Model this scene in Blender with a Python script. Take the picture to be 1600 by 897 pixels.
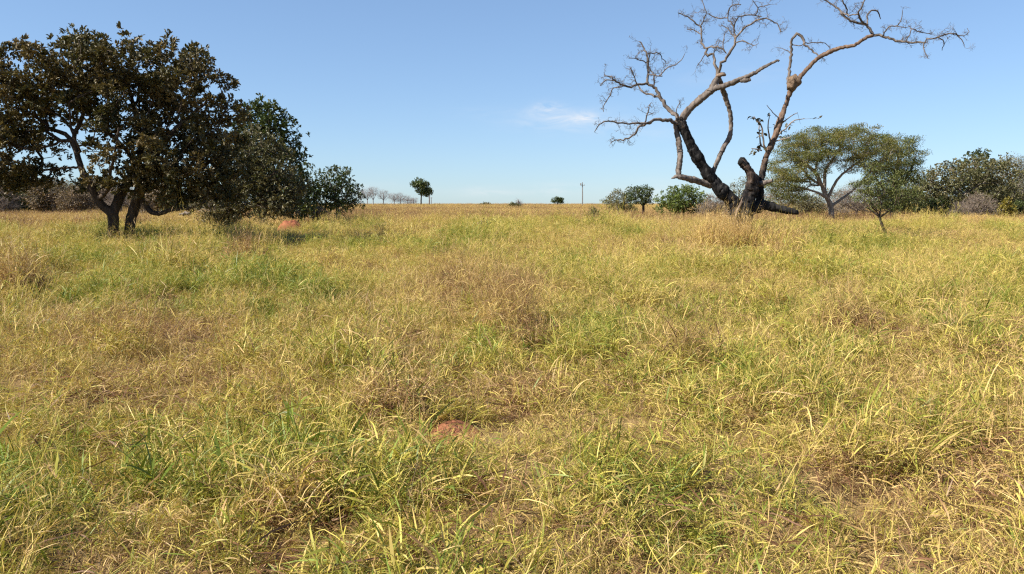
import bpy, math, random
import numpy as np
from mathutils import Vector
R = math.radians
scene = bpy.context.scene
for o in list(bpy.data.objects): bpy.data.objects.remove(o)
COL = scene.collection

# ------------------------------------------------------------------ camera
F, PITCH, EYE = 1232.0, R(5.95), 1.65           # focal length in px of a 1600 px wide frame
cam_d = bpy.data.cameras.new('camera'); cam = bpy.data.objects.new('camera', cam_d); COL.objects.link(cam)
cam_d.sensor_width = 36; cam_d.lens = 36*F/1600; cam_d.clip_start = 0.05; cam_d.clip_end = 12000
cam.location = (0, 0, EYE); cam.rotation_euler = (R(90)-PITCH, 0, 0)
scene.camera = cam
scene.cycles.use_denoising = False; scene.cycles.filter_width = 1.25

# ------------------------------------------------------------------ light
SUN_EL, SUN_AZ = R(43), R(112)                  # azimuth counted from the view direction (+Y) towards the left (-X)
SUN_DIR = Vector((-math.sin(SUN_AZ)*math.cos(SUN_EL), math.cos(SUN_AZ)*math.cos(SUN_EL), math.sin(SUN_EL)))
sd = bpy.data.lights.new('sun', 'SUN'); sd.energy = 4.8; sd.angle = R(0.53); sd.color = (1.0, 0.92, 0.79)
sun = bpy.data.objects.new('sun', sd); COL.objects.link(sun)
sun.rotation_euler = SUN_DIR.to_track_quat('Z', 'Y').to_euler()
scene.view_settings.view_transform = 'Standard'; scene.view_settings.look = 'None'
scene.view_settings.gamma = 1; scene.view_settings.exposure = 1.22; scene.view_settings.use_curve_mapping = False

def P(px, py, Y):
    """the point at depth Y seen at pixel (px, py) of the 1600x897 photograph"""
    a = (px-800)/F; b = (448.5-py)/F
    c, s = math.cos(PITCH), math.sin(PITCH)
    t = Y/(c + b*s)
    return np.array((a*t, Y, EYE + t*(b*c - s)))

world = bpy.data.worlds.new('World'); scene.world = world; world.use_nodes = True
def build_world():
    nt = world.node_tree; N = nt.nodes; L = nt.links; N.clear()
    out = N.new('ShaderNodeOutputWorld'); bg = N.new('ShaderNodeBackground')
    sky = N.new('ShaderNodeTexSky'); sky.sky_type = 'NISHITA'; sky.sun_disc = False
    sky.sun_elevation = SUN_EL; sky.sun_rotation = -SUN_AZ
    sky.altitude = 700; sky.air_density = 1.0; sky.dust_density = 0.3; sky.ozone_density = 2.2
    bg.inputs['Strength'].default_value = 0.0905
    geo = N.new('ShaderNodeTexCoord')
    # thin cirrus wisps: noise stretched along the horizon, kept to a few directions of the sky
    mp = N.new('ShaderNodeMapping'); mp.inputs['Scale'].default_value = (22, 22, 85)
    L.new(geo.outputs['Generated'], mp.inputs['Vector'])
    nz = N.new('ShaderNodeTexNoise'); nz.inputs['Scale'].default_value = 1; nz.inputs['Detail'].default_value = 7
    nz.inputs['Roughness'].default_value = 0.62; nz.inputs['Distortion'].default_value = 0.6
    L.new(mp.outputs[0], nz.inputs['Vector'])
    total = None
    def math_(op, a, b=None):
        m = N.new('ShaderNodeMath'); m.operation = op
        for i, v in enumerate((a, b)):
            if v is None: continue
            if isinstance(v, (int, float)): m.inputs[i].default_value = v
            else: L.new(v, m.inputs[i])
        return m.outputs[0]
    for (px, py, sx, sz, amp) in ((857, 171, .017, .007, .9), (914, 184, .014, .005, .8), (885, 187, .06, .013, .42), (1135, 120, .06, .012, .10),
                                  (740, 176, .04, .006, .07), (757, 300, .045, .006, .30), (868, 296, .03, .007, .30),
                                  (560, 292, .05, .008, .15), (1280, 300, .09, .010, .15), (1210, 80, .05, .02, .05), (1010, 205, .06, .012, .12), (1010, 300, .05, .012, .35)):
        d = Vector(P(px, py, 100)) - Vector((0, 0, EYE)); d.normalize()
        sub = N.new('ShaderNodeVectorMath'); sub.operation = 'SUBTRACT'; sub.inputs[1].default_value = d
        L.new(geo.outputs['Generated'], sub.inputs[0])
        ml = N.new('ShaderNodeVectorMath'); ml.operation = 'MULTIPLY'; ml.inputs[1].default_value = (1/sx, 1/(4*sx), 1/sz)
        L.new(sub.outputs[0], ml.inputs[0])
        ln = N.new('ShaderNodeVectorMath'); ln.operation = 'LENGTH'; L.new(ml.outputs[0], ln.inputs[0])
        e = math_('MULTIPLY', math_('POWER', 2.718, math_('MULTIPLY', math_('POWER', ln.outputs['Value'], 2), -1)), amp)
        total = e if total is None else math_('ADD', total, e)
    r = N.new('ShaderNodeMapRange'); r.inputs['From Min'].default_value = 0.33; r.inputs['From Max'].default_value = 0.66
    L.new(nz.outputs['Fac'], r.inputs['Value'])
    cl = math_('MULTIPLY', total, r.outputs[0]); cl.node.use_clamp = True
    hsv = N.new('ShaderNodeHueSaturation'); hsv.inputs['Saturation'].default_value = 0.95
    tm = N.new('ShaderNodeMix'); tm.data_type = 'RGBA'; tm.blend_type = 'MULTIPLY'; tm.inputs['Factor'].default_value = 1; tm.inputs['B'].default_value = (.87, .96, 1.2, 1)
    L.new(sky.outputs[0], tm.inputs['A']); 
    gm = N.new('ShaderNodeGamma'); gm.inputs['Gamma'].default_value = .70; L.new(tm.outputs['Result'], gm.inputs['Color'])
    t2 = N.new('ShaderNodeMix'); t2.data_type = 'RGBA'; t2.blend_type = 'MULTIPLY'; t2.inputs['Factor'].default_value = 1; t2.inputs['B'].default_value = (.825, .995, 1.08, 1)
    L.new(gm.outputs[0], t2.inputs['A']); L.new(t2.outputs['Result'], hsv.inputs['Color'])
    mx = N.new('ShaderNodeMix'); mx.data_type = 'RGBA'
    L.new(cl, mx.inputs['Factor']); L.new(hsv.outputs[0], mx.inputs['A']); mx.inputs['B'].default_value = (4.5, 4.5, 4.6, 1)
    L.new(mx.outputs['Result'], bg.inputs['Color']); L.new(bg.outputs[0], out.inputs[0])
build_world()

# ------------------------------------------------------------------ noise, terrain
def hash2(ix, iy, seed):
    h = (ix.astype(np.int64)*374761393 + iy.astype(np.int64)*668265263 + seed*1442695041) & 0x7fffffff
    h = ((h ^ (h >> 13))*1274126177) & 0x7fffffff
    return ((h ^ (h >> 16)) & 0xffff)/65535.0
def vnoise(x, y, scale, seed=0):
    x = np.asarray(x, float)/scale; y = np.asarray(y, float)/scale
    ix = np.floor(x); iy = np.floor(y); fx = x-ix; fy = y-iy
    fx = fx*fx*(3-2*fx); fy = fy*fy*(3-2*fy)
    a = hash2(ix, iy, seed); b = hash2(ix+1, iy, seed); c = hash2(ix, iy+1, seed); d = hash2(ix+1, iy+1, seed)
    return (a*(1-fx)+b*fx)*(1-fy) + (c*(1-fx)+d*fx)*fy
def fbm(x, y, scale, seed=0, octs=3):
    t = 0; w = 0; a = 1.0
    for k in range(octs):
        t = t + a*vnoise(x, y, scale/(2**k), seed+17*k); w += a; a *= 0.5
    return t/w
def ground_z(x, y):
    x = np.asarray(x, float); y = np.asarray(y, float)
    r = np.hypot(x, y)
    z = (fbm(x, y, 2.4, 5)-0.5)*0.44 + (fbm(x, y, 26, 9)-0.5)*0.45*np.clip(r/25, 0, 1)
    z = z + 1.15*np.clip((r-90)/230, 0, 1)**1.3          # the field climbs gently to a crest
    z = z - 6.0*np.clip((r-420)/900, 0, 1)
    return z
def gz(x, y): return float(ground_z(np.array([x]), np.array([y]))[0])

# ------------------------------------------------------------------ mesh helpers
class Geo:
    """collects vertices, faces and one colour per vertex"""
    def __init__(s): s.v = []; s.f = []; s.c = []; s.n = 0
    def add(s, v, f, c=None):
        v = np.asarray(v, np.float32).reshape(-1, 3); f = np.asarray(f, np.int64)
        s.v.append(v); s.f.append(f + s.n); s.n += len(v)
        s.c.append(np.zeros((len(v), 4), np.float32) if c is None else np.asarray(c, np.float32).reshape(-1, 4))
    def mesh(s, name, mat, off=(0, 0, 0), smooth=False):
        v = np.concatenate(s.v) - np.asarray(off, np.float32)
        me = bpy.data.meshes.new(name)
        me.vertices.add(len(v)); me.vertices.foreach_set('co', v.ravel())
        quads = [f for f in s.f if f.ndim == 2 and f.shape[1] == 4]; tris = [f for f in s.f if f.ndim == 2 and f.shape[1] == 3]
        q = np.concatenate(quads) if quads else np.zeros((0, 4), np.int64); t = np.concatenate(tris) if tris else np.zeros((0, 3), np.int64)
        nl = q.size + t.size
        me.loops.add(nl); me.loops.foreach_set('vertex_index', np.concatenate((q.ravel(), t.ravel())).astype(np.int32))
        me.polygons.add(len(q)+len(t))
        st = np.concatenate((np.arange(len(q))*4, q.size + np.arange(len(t))*3)).astype(np.int32)
        me.polygons.foreach_set('loop_start', st)
        me.update(calc_edges=True); me.validate()
        ca = me.color_attributes.new('gv', 'FLOAT_COLOR', 'POINT')
        c = np.concatenate(s.c)
        if len(c) == len(me.vertices): ca.data.foreach_set('color', c.ravel())
        if smooth: me.polygons.foreach_set('use_smooth', np.ones(len(me.polygons), bool))
        if mat: me.materials.append(mat)
        return me
    def obj(s, name, mat, parent=None, smooth=False, loc=None):
        off = loc if loc is not None else (parent.location if parent else (0, 0, 0))
        o = bpy.data.objects.new(name, s.mesh(name, mat, off, smooth)); COL.objects.link(o)
        if parent: o.parent = parent
        elif loc is not None: o.location = loc
        return o

def tag(o, label=None, cat=None, group=None, kind=None):
    if label: o['label'] = label
    if cat: o['category'] = cat
    if group: o['group'] = group
    if kind: o['kind'] = kind
    return o
def thing(name, label, cat, loc, group=None):
    o = bpy.data.objects.new(name, None); COL.objects.link(o); o.location = loc; o.empty_display_size = .3
    return tag(o, label, cat, group)
def copy_tree(o, parent=None):
    c = o.copy(); COL.objects.link(c); c.parent = parent
    for ch in list(o.children): copy_tree(ch, c)
    return c

def resample(pts, rad, step):
    """Catmull-Rom through points, about one sample per step"""
    pts = np.asarray(pts, float); rad = np.asarray(rad, float)
    out = []; ro = []
    n = len(pts)
    for i in range(n-1):
        p0 = pts[max(i-1, 0)]; p1 = pts[i]; p2 = pts[i+1]; p3 = pts[min(i+2, n-1)]
        k = max(1, int(np.linalg.norm(p2-p1)/step))
        for j in range(k):
            t = j/k
            out.append(0.5*((2*p1)+(-p0+p2)*t+(2*p0-5*p1+4*p2-p3)*t*t+(-p0+3*p1-3*p2+p3)*t**3))
            ro.append(rad[i]*(1-t)+rad[i+1]*t)
    out.append(pts[-1]); ro.append(rad[-1])
    return np.array(out), np.array(ro)
def tube(g, pts, rad, sides=6, rough=0.0, rng=None, cap=True):
    pts = np.asarray(pts, float); rad = np.asarray(rad, float); n = len(pts)
    if n < 2: return
    tan = np.gradient(pts, axis=0); tan /= np.linalg.norm(tan, axis=1)[:, None]+1e-9
    ref = np.array((0.31, 0.95, 0.05)) if abs(tan[0][1]) < .8 else np.array((1., .1, .2))
    a = np.cross(tan, ref); a /= np.linalg.norm(a, axis=1)[:, None]+1e-9
    b = np.cross(tan, a)
    th = np.arange(sides)*2*math.pi/sides
    rr = np.repeat(rad[:, None], sides, 1)
    if rough and rng is not None:
        ph = rng.uniform(0, 6.28, 3)
        s = np.arange(n)[:, None]
        nz = rng.normal(0, 1, (n+4, sides)); nz = (nz[:-4]+2*nz[1:-3]+3*nz[2:-2]+2*nz[3:-1]+nz[4:])/4.4      # ridges run along the limb
        rr = rr*(1+rough*(0.5*np.sin(2*th[None]+s*.11+ph[0])+0.5*np.sin(3*th[None]-s*.17+ph[1])+.5*nz+rng.normal(0, .22, (n, sides))))
    v = pts[:, None, :] + rr[:, :, None]*(np.cos(th)[None, :, None]*a[:, None, :]+np.sin(th)[None, :, None]*b[:, None, :])
    i = np.arange(n-1)[:, None]*sides; j = np.arange(sides)[None]; k = (j+1) % sides
    f = np.stack((i+j, i+k, i+sides+k, i+sides+j), -1).reshape(-1, 4)
    v = v.reshape(-1, 3); base = g.n
    g.add(v, f)
    if cap:
        for e in (0, n-1):
            c = pts[e] + tan[e]*rad[e]*(0.25 if e else -0.1)
            idx = np.arange(sides)+e*sides
            g.add(np.concatenate((v[idx], c[None])), np.stack((np.arange(sides), (np.arange(sides)+1) % sides, np.full(sides, sides)), 1))

# ------------------------------------------------------------------ materials
def mat_new(name):
    m = bpy.data.materials.new(name); m.use_nodes = True
    nt = m.node_tree; nt.nodes.clear()
    o = nt.nodes.new('ShaderNodeOutputMaterial')
    return m, nt, nt.nodes, nt.links, o
def ramp(N, stops, interp='LINEAR'):
    r = N.new('ShaderNodeValToRGB'); cr = r.color_ramp; cr.interpolation = interp
    while len(cr.elements) < len(stops): cr.elements.new(0.5)
    for e, (p, c) in zip(cr.elements, stops): e.position = p; e.color = (*c, 1)
    return r
def noise(N, L, scale, vec=None, detail=4, rough=.55):
    n = N.new('ShaderNodeTexNoise'); n.inputs['Scale'].default_value = scale; n.inputs['Detail'].default_value = detail
    n.inputs['Roughness'].default_value = rough
    if vec is not None: L.new(vec, n.inputs['Vector'])
    return n.outputs['Fac']
def madd(N, L, op, a, b, clamp=False):
    m = N.new('ShaderNodeMath'); m.operation = op; m.use_clamp = clamp
    for i, v in enumerate((a, b)):
        if isinstance(v, (int, float)): m.inputs[i].default_value = v
        else: L.new(v, m.inputs[i])
    return m.outputs[0]
def leaf_shader(N, L, out, color, rough=.5, trans=.35, spec=.35, tcol=(1.0, 1.0, .55)):
    b = N.new('ShaderNodeBsdfPrincipled'); b.inputs['Roughness'].default_value = rough; b.inputs['Specular IOR Level'].default_value = spec
    L.new(color, b.inputs['Base Color'])
    t = N.new('ShaderNodeBsdfTranslucent')
    mu = N.new('ShaderNodeMix'); mu.data_type = 'RGBA'; mu.blend_type = 'MULTIPLY'; mu.inputs['Factor'].default_value = 1
    L.new(color, mu.inputs['A']); mu.inputs['B'].default_value = (*tcol, 1); L.new(mu.outputs['Result'], t.inputs['Color'])
    s = N.new('ShaderNodeMixShader'); s.inputs[0].default_value = trans
    L.new(b.outputs[0], s.inputs[1]); L.new(t.outputs[0], s.inputs[2]); L.new(s.outputs[0], out.inputs[0])

GREEN, YGREEN, YELLOW, STRAW, TAN, BROWN = (.155, .205, .028), (.285, .275, .043), (.455, .385, .08), (.58, .44, .14), (.49, .335, .145), (.165, .082, .044)
def grass_material(name, instanced=True):
    m, nt, N, L, out = mat_new(name)
    at = N.new('ShaderNodeAttribute'); at.attribute_name = 'gv'
    sep = N.new('ShaderNodeSeparateColor'); L.new(at.outputs['Color'], sep.inputs[0])
    v = madd(N, L, 'ADD', sep.outputs[0], madd(N, L, 'MULTIPLY', sep.outputs[1], .14))   # leaf's own age plus base browning for shade, drier at the tip
    if instanced:
        it = N.new('ShaderNodeAttribute'); it.attribute_type = 'INSTANCER'; it.attribute_name = 'tint'
        v = madd(N, L, 'ADD', v, it.outputs['Fac'])
    r = ramp(N, ((0, GREEN), (.22, YGREEN), (.42, YELLOW), (.6, STRAW), (.8, TAN), (1, BROWN)))
    L.new(madd(N, L, 'ADD', v, 0, True), r.inputs[0])
    # some leaves paler, some duller
    hs = N.new('ShaderNodeHueSaturation'); L.new(r.outputs[0], hs.inputs['Color'])
    L.new(madd(N, L, 'ADD', madd(N, L, 'MULTIPLY', sep.outputs[2], .6), .7), hs.inputs['Value'])
    leaf_shader(N, L, out, hs.outputs[0], .5, .28, .3, (1, .95, .6))
    return m
GRASS = grass_material('grass_blades'); TUSSOCK = grass_material('tussock_blades', False)

def leaf_material(name, cols, rough=.45, trans=.25, spec=.4, var=.5):
    m, nt, N, L, out = mat_new(name)
    at = N.new('ShaderNodeAttribute'); at.attribute_name = 'gv'
    sep = N.new('ShaderNodeSeparateColor'); L.new(at.outputs['Color'], sep.inputs[0])
    n = len(cols); r = ramp(N, tuple((i/(n-1), c) for i, c in enumerate(cols)))
    L.new(sep.outputs[0], r.inputs[0])
    hs = N.new('ShaderNodeHueSaturation'); L.new(r.outputs[0], hs.inputs['Color'])
    L.new(madd(N, L, 'ADD', madd(N, L, 'MULTIPLY', sep.outputs[2], var), 1-var/2), hs.inputs['Value'])
    leaf_shader(N, L, out, hs.outputs[0], rough, trans, spec)
    return m
LEAF_DARK = leaf_material('dark_brown_leaf', ((.036, .042, .015), (.075, .068, .026), (.12, .092, .04), (.17, .12, .055)), .5, .18, .3, .7)
LEAF_GREEN = leaf_material('deep_green_leaf', ((.035, .058, .016), (.06, .085, .022), (.095, .105, .032)), .45, .2)
LEAF_GREY = leaf_material('grey_green_leaf', ((.075, .085, .032), (.125, .122, .05), (.18, .15, .07)), .5, .2)
LEAF_MID = leaf_material('mid_green_leaf', ((.07, .095, .026), (.12, .14, .038), (.175, .17, .055)), .5, .3)
LEAF_DUSK = leaf_material('dusky_leaf', ((.06, .066, .028), (.11, .103, .048), (.17, .14, .075)), .5, .2)
LEAF_OLIVE = leaf_material('olive_leaf', ((.085, .115, .028), (.145, .15, .04), (.23, .185, .054)), .5, .36)
LEAF_FRESH = leaf_material('fresh_green_leaf', ((.055, .085, .022), (.09, .125, .03), (.14, .155, .045)), .45, .3)
LEAF_LIME = leaf_material('lime_green_leaf', ((.08, .125, .028), (.13, .175, .04), (.175, .205, .06)), .5, .3)
LEAF_YELLOW = leaf_material('yellow_leaf', ((.16, .15, .025), (.26, .21, .04), (.3, .22, .05)), .5, .35)
LEAF_BROWN = leaf_material('dry_brown_leaf', ((.12, .095, .058), (.18, .13, .08), (.24, .165, .1)), .6, .25)

def bark_material(name, dark, light, scale=9, bump=.5, stretch=(1, 1, .22)):
    m, nt, N, L, out = mat_new(name)
    tc = N.new('ShaderNodeTexCoord'); mp = N.new('ShaderNodeMapping'); mp.inputs['Scale'].default_value = stretch
    L.new(tc.outputs['Object'], mp.inputs[0])
    f = noise(N, L, scale, mp.outputs[0], 6, .65)
    r = ramp(N, ((.32, dark), (.68, light))); L.new(f, r.inputs[0])
    b = N.new('ShaderNodeBsdfPrincipled'); b.inputs['Roughness'].default_value = .85; b.inputs['Specular IOR Level'].default_value = .2
    L.new(r.outputs[0], b.inputs['Base Color'])
    bp = N.new('ShaderNodeBump'); bp.inputs['Strength'].default_value = bump; bp.inputs['Distance'].default_value = .03
    L.new(f, bp.inputs['Height']); L.new(bp.outputs[0], b.inputs['Normal']); L.new(b.outputs[0], out.inputs[0])
    return m
BARK_DARK = bark_material('dark_bark', (.02, .014, .011), (.085, .062, .046), 10)
BARK_GREY = bark_material('grey_bark', (.10, .085, .07), (.27, .235, .2), 10)
BARK_PALE = bark_material('pale_dead_wood', (.03, .026, .024), (.20, .165, .142), 7, .9, (1, 1, .35))
TWIG_GREY = bark_material('dry_twig', (.14, .115, .095), (.28, .225, .185), 14, .2)
TWIG_FAR = bark_material('pale_twig', (.17, .15, .145), (.28, .25, .245), 6, .1)
CHAR = bark_material('charred_wood', (.004, .004, .004), (.028, .026, .025), 12, 1)
def scorched_material(name, z0, z1):
    """bark burnt black from the ground up to a ragged line"""
    m, nt, N, L, out = mat_new(name)
    g = N.new('ShaderNodeNewGeometry'); sx = N.new('ShaderNodeSeparateXYZ'); L.new(g.outputs['Position'], sx.inputs[0])
    tc = N.new('ShaderNodeTexCoord'); mp = N.new('ShaderNodeMapping'); mp.inputs['Scale'].default_value = (1, 1, .3)
    L.new(tc.outputs['Object'], mp.inputs[0])
    f = noise(N, L, 11, mp.outputs[0], 6, .65); f2 = noise(N, L, 3.5, tc.outputs['Object'], 4, .7)
    z = madd(N, L, 'ADD', sx.outputs[2], madd(N, L, 'MULTIPLY', madd(N, L, 'SUBTRACT', f2, .5), 3.2))
    mr = N.new('ShaderNodeMapRange'); mr.inputs['From Min'].default_value = z0; mr.inputs['From Max'].default_value = z1; L.new(z, mr.inputs['Value'])
    r1 = ramp(N, ((.45, (.004, .004, .005)), (.76, (.045, .042, .04)))); L.new(f, r1.inputs[0])
    r2 = ramp(N, ((.3, (.045, .027, .02)), (.68, (.21, .145, .105)))); L.new(f, r2.inputs[0])
    mx = N.new('ShaderNodeMix'); mx.data_type = 'RGBA'; L.new(mr.outputs[0], mx.inputs['Factor']); L.new(r1.outputs[0], mx.inputs['A']); L.new(r2.outputs[0], mx.inputs['B'])
    b = N.new('ShaderNodeBsdfPrincipled'); b.inputs['Roughness'].default_value = .85; b.inputs['Specular IOR Level'].default_value = .15; L.new(mx.outputs['Result'], b.inputs['Base Color'])
    bp = N.new('ShaderNodeBump'); bp.inputs['Strength'].default_value = .8; bp.inputs['Distance'].default_value = .04
    L.new(f, bp.inputs['Height']); L.new(bp.outputs[0], b.inputs['Normal']); L.new(b.outputs[0], out.inputs[0])
    return m
def soil_material(name, c0, c1, scale=6, bump=.6):
    m, nt, N, L, out = mat_new(name)
    tc = N.new('ShaderNodeTexCoord'); f = noise(N, L, scale, tc.outputs['Object'], 8, .65)
    r = ramp(N, ((.3, c0), (.7, c1))); L.new(f, r.inputs[0])
    b = N.new('ShaderNodeBsdfPrincipled'); b.inputs['Roughness'].default_value = .95; b.inputs['Specular IOR Level'].default_value = .1
    L.new(r.outputs[0], b.inputs['Base Color'])
    bp = N.new('ShaderNodeBump'); bp.inputs['Strength'].default_value = bump; bp.inputs['Distance'].default_value = .05
    L.new(f, bp.inputs['Height']); L.new(bp.outputs[0], b.inputs['Normal']); L.new(b.outputs[0], out.inputs[0])
    return m

# ------------------------------------------------------------------ the ground
def ground_material():
    m, nt, N, L, out = mat_new('field_soil')
    tc = N.new('ShaderNodeTexCoord'); o = tc.outputs['Object']
    f1 = noise(N, L, 2.6, o, 8, .7); f2 = noise(N, L, .16, o, 5, .6); f3 = noise(N, L, 14, o, 5, .7)
    a = ramp(N, ((.32, (.07, .036, .022)), (.55, (.15, .09, .045)), (.75, (.26, .19, .085)))); L.new(f1, a.inputs[0])
    c = ramp(N, ((.35, (.24, .16, .085)), (.5, (.28, .2, .095)), (.65, (.31, .26, .09)))); L.new(f2, c.inputs[0])
    mx = N.new('ShaderNodeMix'); mx.data_type = 'RGBA'; mx.inputs['Factor'].default_value = .5
    L.new(a.outputs[0], mx.inputs['A']); L.new(c.outputs[0], mx.inputs['B'])
    b = N.new('ShaderNodeBsdfPrincipled'); b.inputs['Roughness'].default_value = 1; b.inputs['Specular IOR Level'].default_value = 0
    L.new(mx.outputs['Result'], b.inputs['Base Color'])
    bp = N.new('ShaderNodeBump'); bp.inputs['Strength'].default_value = .8; bp.inputs['Distance'].default_value = .04
    L.new(f3, bp.inputs['Height']); L.new(bp.outputs[0], b.inputs['Normal']); L.new(b.outputs[0], out.inputs[0])
    return m
def build_ground():
    g = Geo(); na = 220
    rr = np.concatenate(([0.001], np.geomspace(.4, 9000, 210)))
    th = np.arange(na)*2*math.pi/na
    x = rr[:, None]*np.cos(th); y = rr[:, None]*np.sin(th)
    v = np.stack((x, y, ground_z(x, y)), -1)
    i = np.arange(len(rr)-1)[:, None]*na; j = np.arange(na)[None]; k = (j+1) % na
    g.add(v, np.stack((i+j, i+na+j, i+na+k, i+k), -1).reshape(-1, 4))
    tag(g.obj('ground', ground_material(), smooth=True), kind='structure')
build_ground()

# ------------------------------------------------------------------ grass
def strips(g, base, d0, length, width, droop, segs, rnd, val, roll, rng, kink=0.0):
    """N blades at once: a bent, tapering ribbon each"""
    n = len(base); d = d0/np.linalg.norm(d0, axis=1)[:, None]; p = base.copy()
    C = [p.copy()]; D = [d.copy()]
    for s in range(segs):
        p = p + d*(length/segs)[:, None]; C.append(p.copy())
        d = d + np.array((0, 0, -1.0))*(droop/segs)[:, None]*(0.4+1.2*(s+1)/segs)
        if kink: d = d + rng.normal(0, kink, (n, 3))
        d /= np.linalg.norm(d, axis=1)[:, None]; D.append(d.copy())
    C = np.stack(C, 1); D = np.stack(D, 1)
    t = np.linspace(0, 1, segs+1)
    w = (np.minimum(1, .45+1.8*t)*np.clip(1.02-t**2.2, .04, 1))[None, :]*width[:, None]
    side = np.cross(D, np.array((0.02, 0.01, 1.0))); side /= np.linalg.norm(side, axis=2)[:, :, None]+1e-6
    nor = np.cross(side, D)
    ca, sa = np.cos(roll)[:, None, None], np.sin(roll)[:, None, None]
    side = side*ca + nor*sa
    v = np.stack((C-side*w[..., None]/2, C+side*w[..., None]/2), 2).reshape(n, -1, 3)
    f1 = np.array([[2*k, 2*k+1, 2*k+3, 2*k+2] for k in range(segs)])
    f = (np.arange(n)[:, None, None]*(2*(segs+1)) + f1[None]).reshape(-1, 4)
    col = np.zeros((n, 2*(segs+1), 4)); col[..., 0] = rnd[:, None]; col[..., 1] = np.repeat(t, 2)[None]; col[..., 2] = val[:, None]
    g.add(v.reshape(-1, 3), f, col.reshape(-1, 4))
def unit(th, el):
    return np.stack((np.cos(th)*np.cos(el), np.sin(th)*np.cos(el), np.sin(el)), -1)
def tuft(g, rng, R_=.22, culms=12, h=.36, leaves=6, llen=.2, lw=.011, dry=0., segs=4, lean=.45, spread=.22, droop=.75, wide=1., off=(0, 0, 0)):
    """culms that lean outwards, leaves leaving them at all heights, a skirt of basal leaves"""
    th = rng.uniform(0, 6.283, culms); rr = R_*np.sqrt(rng.uniform(0, 1, culms))
    base = np.stack((rr*np.cos(th), rr*np.sin(th), np.full(culms, -.02)), -1)+np.asarray(off)
    az = th + rng.normal(0, .9, culms); el = np.pi/2 - np.abs(rng.normal(0, lean, culms)) - .1
    hh = h*rng.uniform(.55, 1.15, culms)
    d = unit(az, el)
    strips(g, base, d, hh, np.full(culms, .0042*wide), np.full(culms, .35), 3, np.clip(.5+dry+rng.normal(0, .15, culms), 0, 1), rng.uniform(.2, .8, culms), rng.uniform(0, 3, culms), rng)
    m = culms*leaves; ci = np.repeat(np.arange(culms), leaves)
    t = rng.uniform(.05, 1.0, m)
    p = base[ci] + d[ci]*(hh[ci]*t)[:, None]; p[:, 2] -= (hh[ci]*t*t)*.12
    la = rng.uniform(0, 6.283, m); le = np.clip(rng.normal(.5, .42, m), -.3, 1.5)
    ld = unit(la, le) + d[ci]*.22
    rnd = np.clip(rng.normal(.30+dry, spread, m) + .26*(1-t)**1.5, 0, 1.1)
    strips(g, p, ld, llen*rng.uniform(.55, 1.3, m), lw*wide*rng.choice((.35, .5, .75, 1.15), m)*rng.uniform(.8, 1.2, m), droop*rng.uniform(.3, 1.7, m), segs, rnd, rng.uniform(.0, 1., m), rng.normal(0, .7, m), rng, .035)
    k = culms
    th2 = rng.uniform(0, 6.283, k); r2 = R_*1.1*np.sqrt(rng.uniform(0, 1, k))
    p2 = np.stack((r2*np.cos(th2), r2*np.sin(th2), rng.uniform(0, .08, k)), -1)+np.asarray(off)
    strips(g, p2, unit(rng.uniform(0, 6.283, k), rng.uniform(0, .5, k)), llen*1.2*rng.uniform(.6, 1.3, k), lw*wide*rng.uniform(.4, .9, k), rng.uniform(.2, 1.0, k), 3,
           np.clip(rng.normal(.95, .12, k), 0, 1.1), rng.uniform(.0, .9, k), rng.normal(0, 1, k), rng, .25)  # dead basal leaves, kept brown so shade between tufts is in the colour
def stalks(g, rng, R_=.25, n=9, h=.75, wide=1., dry=.0, off=(0, 0, 0), lean=.28, heads=7):
    """thin flowering stalks with an open seed head"""
    th = rng.uniform(0, 6.283, n); rr = R_*np.sqrt(rng.uniform(0, 1, n))
    base = np.stack((rr*np.cos(th), rr*np.sin(th), np.zeros(n)), -1)+np.asarray(off)
    az = rng.uniform(0, 6.283, n); el = np.pi/2-np.abs(rng.normal(0, lean, n))-.05; d = unit(az, el); hh = h*rng.uniform(.6, 1.2, n)
    bend = rng.uniform(.1, .6, n)
    strips(g, base, d, hh, np.full(n, .0027*wide), bend, 5, np.clip(.72+dry+rng.normal(0, .1, n), 0, 1), rng.uniform(.2, .9, n), rng.uniform(0, 3, n), rng, .02)
    m = n*heads; ci = np.repeat(np.arange(n), heads); t = rng.uniform(.66, 1.0, m)
    tip = base[ci]+d[ci]*(hh[ci]*t)[:, None]; tip[:, 2] -= hh[ci]*t**2*bend[ci]*.42
    strips(g, tip, unit(rng.uniform(0, 6.283, m), rng.uniform(.1, 1.2, m))+d[ci]*.6, rng.uniform(.05, .13, m), np.full(m, .0042*wide), rng.uniform(.2, .9, m), 2,
           np.clip(.78+dry+rng.normal(0, .08, m), 0, 1), rng.uniform(.2, .9, m), rng.uniform(0, 3, m), rng)
    k = n*2; ck = np.repeat(np.arange(n), 2); t = rng.uniform(.1, .6, k)
    p = base[ck]+d[ck]*(hh[ck]*t)[:, None]
    strips(g, p, unit(rng.uniform(0, 6.283, k), rng.uniform(.3, 1.2, k)), rng.uniform(.12, .28, k), np.full(k, .006*wide), rng.uniform(.6, 1.8, k), 4,
           np.clip(.66+dry+rng.normal(0, .15, k), 0, 1), rng.uniform(.1, .9, k), rng.uniform(0, 3, k), rng, .1)
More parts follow.
